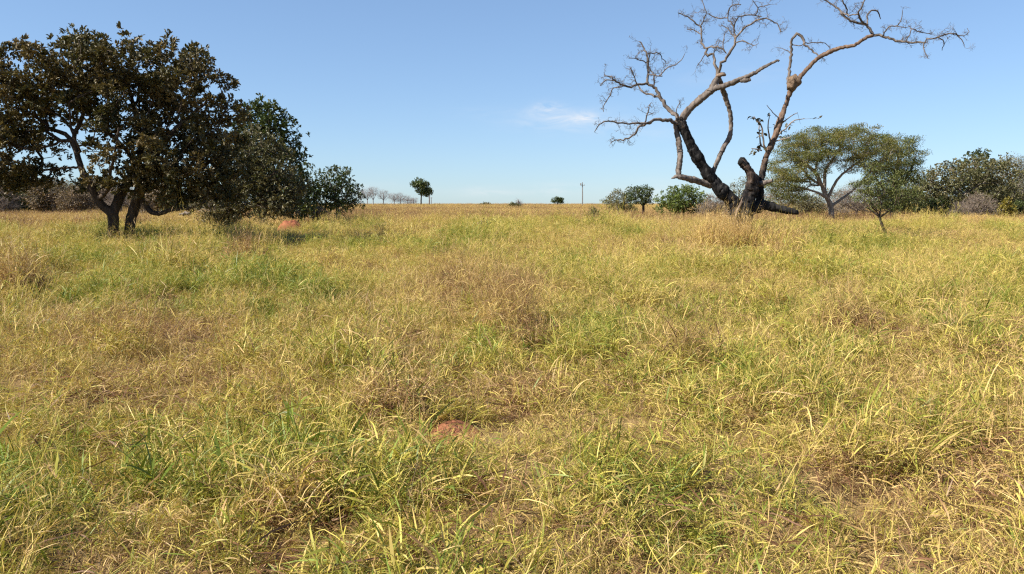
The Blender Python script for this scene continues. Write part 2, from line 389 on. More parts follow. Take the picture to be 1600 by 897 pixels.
def litter(g, rng, R_=.35, n=90, wide=1., off=(0, 0, 0)):
    """flattened dead leaves and broken stems"""
    th = rng.uniform(0, 6.283, n); rr = R_*np.sqrt(rng.uniform(0, 1, n))
    base = np.stack((rr*np.cos(th), rr*np.sin(th), rng.uniform(.01, .13, n)), -1)+np.asarray(off)
    strips(g, base, unit(rng.uniform(0, 6.283, n), rng.normal(.15, .35, n)), rng.uniform(.1, .3, n), rng.uniform(.003, .011, n)*wide, rng.uniform(.0, 1.2, n), 4,
           np.clip(rng.normal(.9, .14, n), .3, 1.1), rng.uniform(0, .9, n), rng.normal(0, 1, n), rng, .12)  # dead litter, its dark brown also carries the shade of the hollows

PROTO = bpy.data.collections.new('grass_tuft_kinds')
proto_names = []; KIND = {}
def proto(kind, fn):
    g = Geo(); fn(g)
    nm = 'a%03d_%s' % (len(proto_names), kind)
    o = bpy.data.objects.new(nm, g.mesh(nm, GRASS)); PROTO.objects.link(o)
    KIND.setdefault(kind, []).append(len(proto_names)); proto_names.append(nm)
def make_protos():
    for s in range(7): proto('leafy', lambda g, s=s: tuft(g, np.random.default_rng(100+s), .2, 15, .28+.04*(s % 3), 13, .13+.012*(s % 3), .0088, .0, 3, .75))
    for s in range(4): proto('lush', lambda g, s=s: tuft(g, np.random.default_rng(200+s), .17, 14, .34, 11, .17, .0105, -.13, 3, .45, .13, .8))
    for s in range(5): proto('dry', lambda g, s=s: tuft(g, np.random.default_rng(300+s), .2, 15, .28, 12, .13, .007, .30, 4, .7, .16, 1.7))
    for s in range(4): proto('stalk', lambda g, s=s: stalks(g, np.random.default_rng(400+s)))
    for s in range(4): proto('litter', lambda g, s=s: litter(g, np.random.default_rng(500+s)))
    def patch(g, seed, R_, nt, kinds, wide, leaves, culms, hs=1.):
        rng = np.random.default_rng(seed)
        for k in range(nt):
            a = rng.uniform(0, 6.283); r = R_*math.sqrt(rng.uniform()); off = (r*math.cos(a), r*math.sin(a), 0)
            kd = kinds[rng.integers(len(kinds))]; hk = hs*rng.uniform(.7, 1.2)
            if kd == 's': stalks(g, rng, .3, 7, .72*hk, wide*1.15, 0, off, .25, 4)
            elif kd == 'd': tuft(g, rng, .25, culms, .35*hk, leaves, .155*hk, .0075, .30, 2, .5, .16, 1.5, wide, off)
            elif kd == 'g': tuft(g, rng, .22, culms, .38*hk, leaves, .18*hk, .0095, -.12, 2, .35, .14, .8, wide, off)
            else: tuft(g, rng, .25, culms, .36*hk, leaves, .16*hk, .009, .05, 2, .45, .2, 1.1, wide, off)
    for s in range(5): proto('mid_leafy', lambda g, s=s: patch(g, 600+s, .55, 9, 'lllld', 1.0, 12, 8))
    for s in range(3): proto('mid_lush', lambda g, s=s: patch(g, 640+s, .45, 8, 'gggl', 1.0, 11, 9))
    for s in range(4): proto('mid_dry', lambda g, s=s: patch(g, 660+s, .5, 9, 'dddl', 1.0, 11, 9))
    for s in range(4): proto('mid_stalk', lambda g, s=s: patch(g, 680+s, .5, 9, 'sssd', 1.2, 7, 9))
    for s in range(4): proto('far_leafy', lambda g, s=s: patch(g, 700+s, 1.7, 30, 'lllds', 4.2, 4, 5, 1.05))
    for s in range(4): proto('far_dry', lambda g, s=s: patch(g, 720+s, 1.7, 30, 'ddsss', 4.0, 4, 5, 1.05))
make_protos()

# where the photograph shows greener, browner or stalkier ground: (px, py, radius in px, amount)
def ground_hit(px, py, z=.3):
    d = P(px, py, 100)-np.array((0, 0, EYE)); t = (z-EYE)/d[2]; return d[:2]*t
GREEN_SPOTS = ((520, 545, 60, 1), (915, 528, 60, 1), (420, 470, 70, .7), (650, 400, 70, .6), (990, 470, 60, .6), (1390, 490, 70, .6), (1180, 455, 50, .5), (460, 415, 50, .8),
               (330, 385, 80, .5), (540, 380, 50, .6), (680, 380, 60, .5), (130, 640, 110, .5), (480, 620, 60, .5), (960, 545, 70, .7), (1430, 640, 70, .4), (780, 720, 120, .4), (1250, 850, 110, .5), (900, 850, 120, .4), (200, 740, 110, .5))
BROWN_SPOTS = ((625, 622, 50, 1), (700, 645, 55, 1), (835, 520, 38, 1), (845, 600, 55, 1), (780, 615, 50, .8), (470, 755, 55, .9), (1085, 552, 35, 1), (1215, 452, 36, 1), (240, 785, 65, .7), (1350, 705, 48, .7), (1190, 620, 55, .6), (1240, 800, 60, .5),  # dry litter in hollows; tussock shade is put into this brown too
               (1040, 650, 60, .6), (385, 395, 35, .8), (20, 440, 45, .8), (230, 490, 40, .7), (1500, 580, 60, .5), (1560, 760, 80, .5), (720, 725, 60, .6), (1320, 505, 40, .6), (560, 470, 45, .4), (1200, 405, 35, .5), (90, 830, 80, .5))
STALK_SPOTS = ((160, 540, 190, .8), (330, 500, 130, .6), (60, 620, 110, .6), (740, 440, 120, .9), (640, 450, 80, .7), (820, 480, 70, .7), (270, 410, 60, .9), (1480, 540, 110, .4), (1300, 560, 90, .3), (100, 850, 90, .6), (1560, 640, 80, .4), (1120, 395, 80, .5), (600, 520, 90, .5))
def spot_field(x, y, spots):
    f = np.zeros(len(x))
    for px, py, r, a in spots:
        c = ground_hit(px, py); rx = r*c[1]/F; ry = min(rx*2.2, abs(ground_hit(px, min(py+r*.6, 895))[1]-c[1])+rx)
        f = np.maximum(f, a*np.exp(-(((x-c[0])/rx)**2+((y-c[1])/ry)**2)))
    return f
CLEAR = []          # (x, y, radius): bare spots and trunks
def scatter(r0, r1, density, seed, half=R(41)):
    rng = np.random.default_rng(seed)
    n = int(density*half*(r1*r1-r0*r0))
    r = np.sqrt(rng.uniform(r0*r0, r1*r1, n)); a = rng.uniform(-half, half, n)
    return r*np.sin(a), r*np.cos(a)-2.0, rng          # the fan starts 2 m behind the camera
def build_grass():
    X = []; Y = []; S = []; K = []; T = []; RZ = []; TX = []; TY = []
    def hummock(x, y, cell):
        """distance and direction from the middle of the nearest grass hummock, and that hummock's own size"""
        ix = np.floor(x/cell); iy = np.floor(y/cell); best = np.full(len(x), 9e9); bx = np.zeros(len(x)); by = np.zeros(len(x)); br_ = np.zeros(len(x))
        for i in (-1, 0, 1):
            for j in (-1, 0, 1):
                cx = (ix+i+.15+.7*hash2(ix+i, iy+j, 501))*cell; cy = (iy+j+.15+.7*hash2(ix+i, iy+j, 502))*cell
                d = np.hypot(x-cx, y-cy); m = d < best
                best = np.where(m, d, best); bx = np.where(m, (x-cx)/cell, bx); by = np.where(m, (y-cy)/cell, by); br_ = np.where(m, hash2(ix+i, iy+j, 503), br_)
        return best, bx, by, br_
    def put(x, y, s, k, t, rng, tilt=.12, hx=0., hy=0.):
        X.append(x); Y.append(y); S.append(s); K.append(k); T.append(t); RZ.append(rng.uniform(0, 6.283, len(x))); TX.append(rng.normal(0, tilt, len(x))-.95*hy); TY.append(rng.normal(0, tilt, len(x))+.95*hx)
    def pick(rng, kind, n): return rng.choice(KIND[kind], n)
    def fields(x, y):
        gr = spot_field(x, y, GREEN_SPOTS); br = spot_field(x, y, BROWN_SPOTS); st = spot_field(x, y, STALK_SPOTS)
        n1 = fbm(x, y, 4.5, 31); n2 = fbm(x, y, 1.3, 47, 2); n3 = fbm(x, y, 15, 71)
        br = np.clip(br + np.clip((n2-.66)*3.2, 0, .7)*(1-gr), 0, 1)
        gr = np.clip(gr + np.clip((n1-.58)*2.2, 0, .45), 0, 1)*(1-br)
        return gr, br, st, n1, n2, n3
    def band(x, y, rng, pre, hscale=1., cell=.95):
        n = len(x); hd, hx, hy, hr = hummock(x, y, cell) 
        gr, br, st, n1, n2, n3 = fields(x, y); brs = spot_field(x, y, BROWN_SPOTS)
        u = rng.uniform(size=n)
        k = pick(rng, pre+'leafy', n)
        far = np.clip((y-22)/45, 0, 1)
        pd = np.clip(.10+.62*br+.12*(n1 < .42)+.1*far, 0, .92)*(1-gr*.7); pg = .5*gr; ps = np.clip(.10+.42*st+.34*far, 0, .62)*(1-.8*br)
        k = np.where(u < pd, pick(rng, pre+'dry', n), k)
        k = np.where((u >= pd) & (u < pd+pg), pick(rng, pre+'lush', n), k)
        k = np.where(u > 1-ps, pick(rng, pre+'stalk', n), k)
        hum = np.exp(-(hd/(.30*cell+.18*cell*hr))**2)*(.35+.65*hr)
        s = hscale*(.44+.98*hum+.38*fbm(x, y, 2.6, 91, 2))*rng.uniform(.78, 1.2, n)*(1-.30*brs-.15*br)
        t = (.5-n1)*.55 + (.5-n2)*.36 + rng.normal(0, .07, n) + .05*far + .12*st + .10*br - .06*gr + (n3-.5)*.14 - .155 + .03*np.clip((y-18)/15, 0, 1) + .30*(.42-hum) + .12*brs  # gaps browner than hummock tops: dead leaves, plus relief shade in the tint
        pt = np.clip((y-9)/9, 0, 1)*(.5-fbm(x, y, 2.9, 131, 2))          # taller green tussocks against lower dead ones
        t = t + .75*pt; s = s*np.clip(1-1.3*pt, .6, 1.5)
        put(x, y, s, k, t, rng, .12, hx, hy)
    x, y, rng = scatter(1.2, 17, 36, 1); band(x, y, rng, '', .88)
    x, y, rng = scatter(1.2, 17, 2.5, 2); put(x, y, rng.uniform(.7, 1.3, len(x)), pick(rng, 'litter', len(x)), rng.normal(0, .06, len(x)), rng)
    x, y, rng = scatter(16.3, 40, 4.6, 3); band(x, y, rng, 'mid_', 1., 1.5)
    x, y, rng = scatter(39, 66, 2.2, 4); band(x, y, rng, 'mid_', 1.1, 2.2)
    x, y, rng = scatter(64, 190, .24, 5)
    n1 = fbm(x, y, 14, 61); put(x, y, rng.uniform(.75, 1.25, len(x)), np.where(rng.uniform(size=len(x)) < .6+(n1-.5), pick(rng, 'far_dry', len(x)), pick(rng, 'far_leafy', len(x))), (.5-n1)*.5+rng.normal(0, .05, len(x))+.02, rng, .03)
    x, y, rng = scatter(188, 440, .075, 6)
    n1 = fbm(x, y, 30, 62); put(x, y, rng.uniform(1., 1.6, len(x)), pick(rng, 'far_leafy', len(x)), (.5-n1)*.5+rng.normal(0, .05, len(x))-.02, rng, .03)
    X = np.concatenate(X); Y = np.concatenate(Y); S = np.concatenate(S); K = np.concatenate(K); T = np.concatenate(T); RZ = np.concatenate(RZ); TX = np.concatenate(TX); TY = np.concatenate(TY)
    ok = np.ones(len(X), bool); ok &= np.hypot(X, Y) > 1.0
    for cx, cy, cr in CLEAR: ok &= np.hypot(X-cx, Y-cy) > cr
    X, Y, S, K, T, RZ, TX, TY = (q[ok] for q in (X, Y, S, K, T, RZ, TX, TY))
    n = len(X)
    me = bpy.data.meshes.new('grass'); me.vertices.add(n)
    me.vertices.foreach_set('co', np.stack((X, Y, ground_z(X, Y)), -1).astype(np.float32).ravel())
    def attr(nm, ty, data, key='value'):
        a = me.attributes.new(nm, ty, 'POINT'); a.data.foreach_set(key, data)
    attr('size', 'FLOAT', S.astype(np.float32)); attr('tint', 'FLOAT', T.astype(np.float32)); attr('pick', 'INT', K.astype(np.int32))
    attr('turn', 'FLOAT_VECTOR', np.stack((TX*0, TY*0, RZ), -1).astype(np.float32).ravel(), 'vector'); attr('lean', 'FLOAT_VECTOR', np.stack((TX, TY, RZ*0), -1).astype(np.float32).ravel(), 'vector')
    o = bpy.data.objects.new('grass', me); COL.objects.link(o); tag(o, 'knee high mixed green and straw coloured pasture grass', 'grass', kind='stuff')
    me.materials.append(GRASS)
    ng = bpy.data.node_groups.new('scatter_grass', 'GeometryNodeTree')
    ng.interface.new_socket('Geometry', in_out='INPUT', socket_type='NodeSocketGeometry'); ng.interface.new_socket('Geometry', in_out='OUTPUT', socket_type='NodeSocketGeometry')
    N, L = ng.nodes, ng.links
    gi = N.new('NodeGroupInput'); go = N.new('NodeGroupOutput')
    ci = N.new('GeometryNodeCollectionInfo'); ci.inputs['Collection'].default_value = PROTO; ci.inputs['Separate Children'].default_value = True; ci.inputs['Reset Children'].default_value = True
    ip = N.new('GeometryNodeInstanceOnPoints'); ip.inputs['Pick Instance'].default_value = True
    def named(nm, ty):
        a = N.new('GeometryNodeInputNamedAttribute'); a.data_type = ty; a.inputs['Name'].default_value = nm; return a.outputs['Attribute']
    e2r = N.new('FunctionNodeEulerToRotation'); L.new(named('lean', 'FLOAT_VECTOR'), e2r.inputs[0])
    spin = N.new('FunctionNodeEulerToRotation'); L.new(named('turn', 'FLOAT_VECTOR'), spin.inputs[0])
    rr = N.new('FunctionNodeRotateRotation'); rr.rotation_space = 'LOCAL'; L.new(e2r.outputs[0], rr.inputs[0]); L.new(spin.outputs[0], rr.inputs[1])
    L.new(gi.outputs[0], ip.inputs['Points']); L.new(ci.outputs[0], ip.inputs['Instance']); L.new(named('pick', 'INT'), ip.inputs['Instance Index'])
    L.new(rr.outputs[0], ip.inputs['Rotation']); L.new(named('size', 'FLOAT'), ip.inputs['Scale']); L.new(ip.outputs[0], go.inputs[0])
    md = o.modifiers.new('scatter', 'NODES'); md.node_group = ng
    print('grass instances', n)

# ------------------------------------------------------------------ trees
def leaf_cloud(g, rng, centres, radius, n_each, size, aspect=.45, rosette=0, flat=.7, up=.3, tone=None):
    """leaves round each centre; rosette > 0 gathers them into whorls at twig ends"""
    C = np.asarray(centres, float); m = len(C)
    rad = np.broadcast_to(np.asarray(radius, float), (m,))
    if rosette:
        k = max(1, n_each//rosette); o = rng.normal(0, 1, (m, k, 3)); o /= np.linalg.norm(o, axis=2)[..., None]; o *= rng.uniform(.25, 1, (m, k, 1))
        o[..., 2] *= flat
        tw = (C[:, None]+o*rad[:, None, None]).reshape(-1, 3); ax = (o+np.array((0, 0, up))).reshape(-1, 3)
        tc = np.repeat(rng.uniform(0, 1, m), k)
        p = np.repeat(tw, rosette, 0); a = np.repeat(ax, rosette, 0); tone_ = np.repeat(tc, rosette)
        d = a/(np.linalg.norm(a, axis=1)[:, None]+1e-6) + rng.normal(0, .75, p.shape)
        p = p + rng.normal(0, size*.18, p.shape)
    else:
        o = rng.normal(0, 1, (m, n_each, 3)); o /= np.linalg.norm(o, axis=2)[..., None]; o *= rng.uniform(0, 1, (m, n_each, 1))**.5; o[..., 2] *= flat
        p = (C[:, None]+o*rad[:, None, None]).reshape(-1, 3); d = rng.normal(0, 1, p.shape)+np.array((0, 0, up))
        tone_ = np.repeat(rng.uniform(0, 1, m), n_each)
    n = len(p); d /= np.linalg.norm(d, axis=1)[:, None]+1e-6
    q = rng.normal(0, .6, (n, 3))+np.array((0, 0, 1.)); s = np.cross(d, q); s /= np.linalg.norm(s, axis=1)[:, None]+1e-6
    u = np.cross(s, d)
    L_ = (size*rng.uniform(.65, 1.25, n))[:, None]; W = L_*aspect/2
    fold = u*W*.35
    v = np.stack((p, p+d*L_*.35-s*W+fold, p+d*L_*.75-s*W*.8+fold, p+d*L_-u*L_*.12, p+d*L_*.75+s*W*.8+fold, p+d*L_*.35+s*W+fold), 1)
    f = (np.arange(n)[:, None, None]*6+np.array(((0, 3, 2, 1), (0, 5, 4, 3)))[None]).reshape(-1, 4)
    t = np.clip(tone_*.55+rng.uniform(0, .45, n), 0, 1) if tone is None else np.clip(tone(p)*.55+rng.uniform(0, .45, n), 0, 1)
    c = np.zeros((n, 6, 4)); c[..., 0] = t[:, None]; c[..., 2] = rng.uniform(0, 1, n)[:, None]
    g.add(v.reshape(-1, 3), f, c.reshape(-1, 4))

def sample_envelope(rng, lobes, n, shell=.45, tries=60):
    """well-spread points in a union of ellipsoids (centre, radii)"""
    lobes = [(np.asarray(c, float), np.asarray(r, float)) for c, r in lobes]
    w = np.array([np.prod(r) for c, r in lobes])**.75; w /= w.sum(); pts = []
    vol = sum(np.prod(r) for c, r in lobes)*4.2; dmin = .72*(vol/n)**(1/3)
    for k in range(n*tries):
        if len(pts) >= n: break
        c, r = lobes[rng.choice(len(lobes), p=w)]
        o = rng.normal(0, 1, 3); o /= np.linalg.norm(o); o *= rng.uniform(shell, 1)**.6
        p = c+o*r
        if pts and np.min(np.linalg.norm(np.array(pts)-p, axis=1)) < dmin: dmin *= .997; continue
        pts.append(p)
    return np.array(pts)

def grow(gs, rng, limbs, targets, tip=.018, gnarl=.12, sides=5, alpha=.35, rmax=None, power=2.2):
    """join every target to the skeleton by the cheapest bent branch; thickness adds up towards the trunk"""
    pos = []; par = []; path = []; fixed = []; own = []
    for li, (pts, rad) in enumerate(limbs):
        pl = 0
        for i, p in enumerate(pts):
            pos.append(np.asarray(p, float)); par.append(len(pos)-2 if i else -1); fixed.append(rad[i]); own.append(li)
            pl += np.linalg.norm(pts[i]-pts[i-1]) if i else 0; path.append(pl)
    nf = len(pos)
    base_pos = np.array(pos)
    order = np.argsort([np.min(np.linalg.norm(base_pos-t, axis=1)) for t in targets])
    A = np.array(pos); PL = np.array(path); chains = []
    for ti in order:
        t = targets[ti]
        dist = np.linalg.norm(A-t, axis=1)
        cost = dist + alpha*PL + .6*np.clip(A[:, 2]-t[2], 0, None)
        i = int(np.argmin(cost)); a = A[i]; L_ = dist[i]
        k = max(2, min(7, int(L_/.35)))
        mid = (a+t)/2 + rng.normal(0, .16, 3)*L_ + np.array((0, 0, -.08*L_))
        idx = [i]; pts = [a]
        for s in range(1, k+1):
            u = s/k; q = (1-u)**2*a+2*u*(1-u)*mid+u*u*t
            if s < k: q = q+rng.normal(0, gnarl*L_/k, 3)
            pos.append(q); par.append(idx[-1]); fixed.append(0); own.append(own[i]); path.append(path[idx[-1]]+np.linalg.norm(q-pts[-1])); idx.append(len(pos)-1); pts.append(q)
        chains.append(idx); A = np.array(pos); PL = np.array(path)
    r = np.zeros(len(pos)); acc = np.zeros(len(pos)); haschild = np.zeros(len(pos), bool)
    for i in par:
        if i >= 0: haschild[i] = True
    for i in range(len(pos)-1, nf-1, -1):
        r[i] = max(tip if not haschild[i] else 0, acc[i]**(1/power)*1.02); acc[par[i]] += r[i]**power
    for ch in chains:
        rr = [r[j] for j in ch[1:]]; r0 = min(rr[0]*1.15, (fixed[ch[0]] or r[ch[0]]) or rr[0])
        rr = [r0]+rr
        if rmax: rr = [min(q, rmax) for q in rr]
        tube(gs[own[ch[0]]], [pos[j] for j in ch], rr, sides, 0, rng, False)
    return [own[int(np.argmin(np.linalg.norm(A-t, axis=1)))] for t in targets]

def px_limb(Y, pts, step=.12, wob=0, rng=None):
    """pts: (px, py, width px[, depth offset]) -> world polyline and radii"""
    p = []; r = []
    for q in pts:
        yy = Y+(q[3] if len(q) > 3 else 0); p.append(P(q[0], q[1], yy)); r.append(q[2]*yy/F/2)
    p, r = resample(p, r, step)
    if wob and rng is not None:
        w = rng.normal(0, wob, p.shape); w[0] = w[-1] = 0; p = p+w*np.minimum(1, r/.04)[:, None]
    return p, r
def px_lobe(Y, px, py, rx, ry, rd=None, dy=0):
    s = (Y+dy)/F; return P(px, py, Y+dy), (rx*s, (rd if rd else .8*min(rx, ry*1.6))*s, ry*s)

def tree(name, label, cat, Y, limbs, lobes, seed, leaf_mat, bark, n=80, cl=(.55, 60), leaf=.14, aspect=.45, rosette=0, group=None, tip=.016, gnarl=.12, shell=.4, flat=.7, up=.3, extra=None, sides=6, alpha=.35, rmax=None, bare_twigs=0):
    rng = np.random.default_rng(seed)
    L3 = [px_limb(Y, l, .25, .012, rng) for l in limbs]
    b = L3[0][0][0]; z0 = gz(b[0], b[1])
    for i, (p, r) in enumerate(L3):
        if np.linalg.norm(p[0]-b) < 1.2 and abs(p[0][2]-b[2]) < .5:
            p2 = p[0].copy(); p2[2] = z0-.15
            if p[0][2] > p2[2]+.05: L3[i] = (np.concatenate((p2[None], p)), np.concatenate(([r[0]*1.25], r)))
    root = thing(name, label, cat, (b[0], b[1], z0), group)
    CLEAR.append((b[0], b[1], .25))
    gs = [Geo() for _ in L3]
    for q, (p, r) in zip(gs, L3): tube(q, p, r, 9, .10, rng)
    T = sample_envelope(rng, [px_lobe(Y, *l) for l in lobes], n, shell)
    ow = grow(gs, rng, L3, T, tip, gnarl, sides, alpha, rmax)
    if bare_twigs:
        for k, t in zip(ow, T): twig_cloud(gs[k], rng, (t,), cl[0], bare_twigs, .55)
    for i, q in enumerate(gs): q.obj('branch' if i else 'trunk', bark, root, True)
    if leaf_mat:
        g = Geo(); leaf_cloud(g, rng, T, cl[0]*rng.uniform(.7, 1.3, len(T)), cl[1], leaf, aspect, rosette, flat, up)
        g.obj('crown', leaf_mat, root)
    return root
def twig_cloud(g, rng, T, rad, n, ln, w=.012):
    """fine leafless twigs round each target"""
    for c in T:
        for k in range(n):
            o = rng.normal(0, 1, 3); o /= np.linalg.norm(o); o[2] = o[2]*.7+.15
            a = c+o*rng.uniform(0, .3)*rad; b = c+o*rad*rng.uniform(.7, 1.25)+rng.normal(0, .12*rad, 3)
            m = (a+b)/2+rng.normal(0, .13*rad, 3)
            tube(g, (a, m, b), (w, w*.8, w*.4), 3, 0, rng, False)

# --- the big dark tree with twin trunks
def big_tree():
    Y = 31
    limbs = [[(177, 368, 16), (177, 350, 14.5), (176, 334, 15), (163, 323, 11, -.1), (152, 311, 10.5, -.2), (143, 294, 10.5, -.3), (127, 262, 8.5, -.3), (120, 240, 8, -.2), (111, 218, 7, 0), (98, 208, 6, .3), (78, 203, 5, .6), (50, 205, 4.2, .9), (0, 206, 3.4, 1.3), (-35, 190, 2.6, 1.6)],
             [(177, 336, 15), (187, 307, 14, .3), (200, 285, 11, .6), (214, 255, 9, .9), (222, 225, 8, 1.1), (216, 190, 6, 1.3), (205, 150, 5, 1.4), (195, 115, 3.5, 1.4)],
             [(201, 368, 17, .5), (206, 340, 15.5, .5), (213, 315, 15, .4), (219, 292, 14, .3), (230, 265, 11, 0), (248, 235, 9, -.3), (272, 205, 7, -.6), (300, 180, 5, -.8), (322, 160, 3.5, -.9)],
             [(217, 300, 10, .35), (224, 317, 9, .3), (237, 331, 8, .2), (252, 333, 6.5, 0), (270, 328, 5, -.2), (300, 325, 4, -.3), (330, 310, 3, -.4)],
             [(120, 240, 8, -.2), (116, 212, 7, -.2), (130, 180, 6, .1), (128, 150, 5, .5), (110, 110, 4, .7), (95, 85, 3, .8)],
             [(214, 258, 8, .9), (190, 225, 6, .2), (165, 206, 5.5, -.5), (140, 205, 4.5, -1)],
             [(152, 311, 7, -.2), (168, 298, 6, -.8), (172, 270, 5, -1.4), (180, 240, 4, -1.8), (185, 200, 3, -2)],
             [(219, 290, 8, .3), (250, 282, 7, 1), (285, 270, 5.5, 1.6), (325, 255, 4, 2), (355, 235, 3, 2.2)],
             [(127, 262, 4, -.3), (100, 262, 3.2, .3), (60, 268, 2.6, .9), (20, 280, 2, 1.4)]]
    lobes = [(72, 126, 72, 52, 95), (125, 100, 70, 38, 100), (200, 100, 85, 40, 105), (262, 108, 62, 42, 90), (300, 150, 58, 55, 85), (8, 165, 62, 54, 90), (-30, 210, 60, 70, 90), (20, 240, 75, 48, 90),
             (180, 150, 80, 55, 110), (215, 235, 70, 50, 100), (280, 225, 80, 60, 100), (335, 235, 48, 60, 80), (160, 275, 38, 22, 60), (255, 285, 70, 32, 80), (330, 290, 55, 32, 70), (355, 185, 28, 34, 50), (100, 160, 60, 40, 90), (205, 66, 20, 12, 30), (132, 60, 18, 10, 30), (35, 298, 30, 10, 40), (-5, 285, 45, 22, 60), (230, 285, 50, 22, 70), (300, 305, 46, 16, 60), (170, 288, 26, 14, 50), (15, 270, 50, 26, 70), (120, 290, 18, 12, 30), (290, 262, 60, 34, 70)]
    rng = np.random.default_rng(7)
    L3 = [px_limb(Y, l, .16, .01, rng) for l in limbs]
    b = L3[0][0][0]; z0 = gz(b[0], b[1]); root = thing('broadleaf_tree', 'large dark brown leaved tree with two blackish trunks, at the left edge', 'tree', (b[0]+.3, b[1], z0))
    for i in (0, 2):
        p, r = L3[i]; e = p[0].copy(); e[2] = z0-.2; L3[i] = (np.concatenate((e[None], p)), np.concatenate(([r[0]*1.15], r)))
    gs = [Geo() for _ in L3]
    for i, q in enumerate(gs): tube(q, *L3[i], 12 if i in (0, 2) else 9, .13, rng)
    T = sample_envelope(rng, [px_lobe(Y, *l) for l in lobes], 400, .35)
    grow(gs, rng, L3, T, .014, .14, 5, .3)
    for i, q in enumerate(gs): q.obj('trunk' if i in (0, 2) else 'limb', BARK_DARK, root, True)
    g = Geo(); leaf_cloud(g, rng, T, .60*rng.uniform(.55, 1.25, len(T)), 171, .165, .42, 9, .75, .35)
    g.obj('crown', LEAF_DARK, root)
big_tree()

# --- trees behind it
tree('broadleaf_tree', 'tall rounded deep green tree rising behind the dark tree and the red mound', 'tree', 56,
     [[(412, 345, 12), (412, 300, 10), (414, 250, 8), (420, 210, 5), (425, 180, 3)], [(412, 300, 7), (435, 265, 6, .5), (450, 235, 4, 1)], [(413, 280, 7), (385, 250, 5, -.5), (375, 215, 3, -1)]],
     [(412, 185, 34, 30, 34), (435, 215, 32, 34, 34), (395, 230, 40, 50, 40), (440, 255, 32, 38, 36), (420, 290, 48, 34, 40), (375, 210, 28, 36, 30), (405, 172, 20, 16, 20), (448, 300, 34, 30, 40), (400, 318, 56, 22, 45), (455, 325, 34, 16, 40), (432, 195, 26, 20, 30), (452, 235, 22, 26, 30)],
     21, LEAF_GREEN, BARK_DARK, 220, (.74, 84), .21, .5, 7)
tree('broadleaf_tree', 'dull grey brown leaved tree under the taller green crown, merging with the dark tree', 'tree', 46,
     [[(360, 345, 11), (362, 315, 9), (366, 285, 7), (378, 255, 5), (390, 230, 3)], [(362, 315, 7), (340, 290, 5, .6), (325, 270, 3, 1)], [(364, 300, 6), (400, 285, 5, -.6), (430, 270, 3, -1)]],
     [(385, 235, 45, 38, 45), (420, 255, 38, 42, 42), (355, 265, 48, 42, 45), (435, 290, 42, 30, 40), (390, 298, 60, 26, 45), (330, 290, 36, 28, 36), (460, 300, 24, 22, 26), (400, 316, 66, 16, 50), (440, 318, 40, 14, 40), (350, 318, 60, 16, 50), (410, 330, 70, 10, 40)],
     22, LEAF_DUSK, BARK_DARK, 290, (.6, 76), .16, .45, 7)
tree('broadleaf_tree', 'mid green tree standing right of the tall dark pair, lowest of the left clump', 'tree', 62,
     [[(470, 344, 7), (470, 318, 6), (468, 295, 4), (462, 275, 2.5)], [(470, 318, 4), (485, 300, 3, .4)]],
     [(465, 285, 24, 22, 24), (480, 300, 22, 20, 22), (455, 310, 26, 16, 24), (470, 265, 12, 8, 12), (472, 322, 26, 11, 26)], 23, LEAF_GREEN, BARK_DARK, 96, (.55, 50), .19, .45, 6)
tree('small_tree', 'small airy green tree with open crown beside the bare hillside trees', 'tree', 64,
     [[(527, 344, 6), (527, 325, 5), (523, 305, 4), (515, 285, 2.5)], [(527, 325, 4), (540, 308, 3, .4), (548, 292, 2, .7)], [(526, 315, 3), (506, 305, 2.5, -.4)]],
     [(520, 285, 30, 22, 30), (542, 300, 24, 20, 26), (508, 305, 26, 18, 26), (530, 318, 34, 12, 30), (528, 270, 18, 9, 18), (556, 318, 12, 10, 14), (526, 326, 32, 9, 30), (532, 300, 22, 18, 24)],
     24, LEAF_GREEN, BARK_GREY, 120, (.5, 50), .19, .45, 6)
bush_specs = []

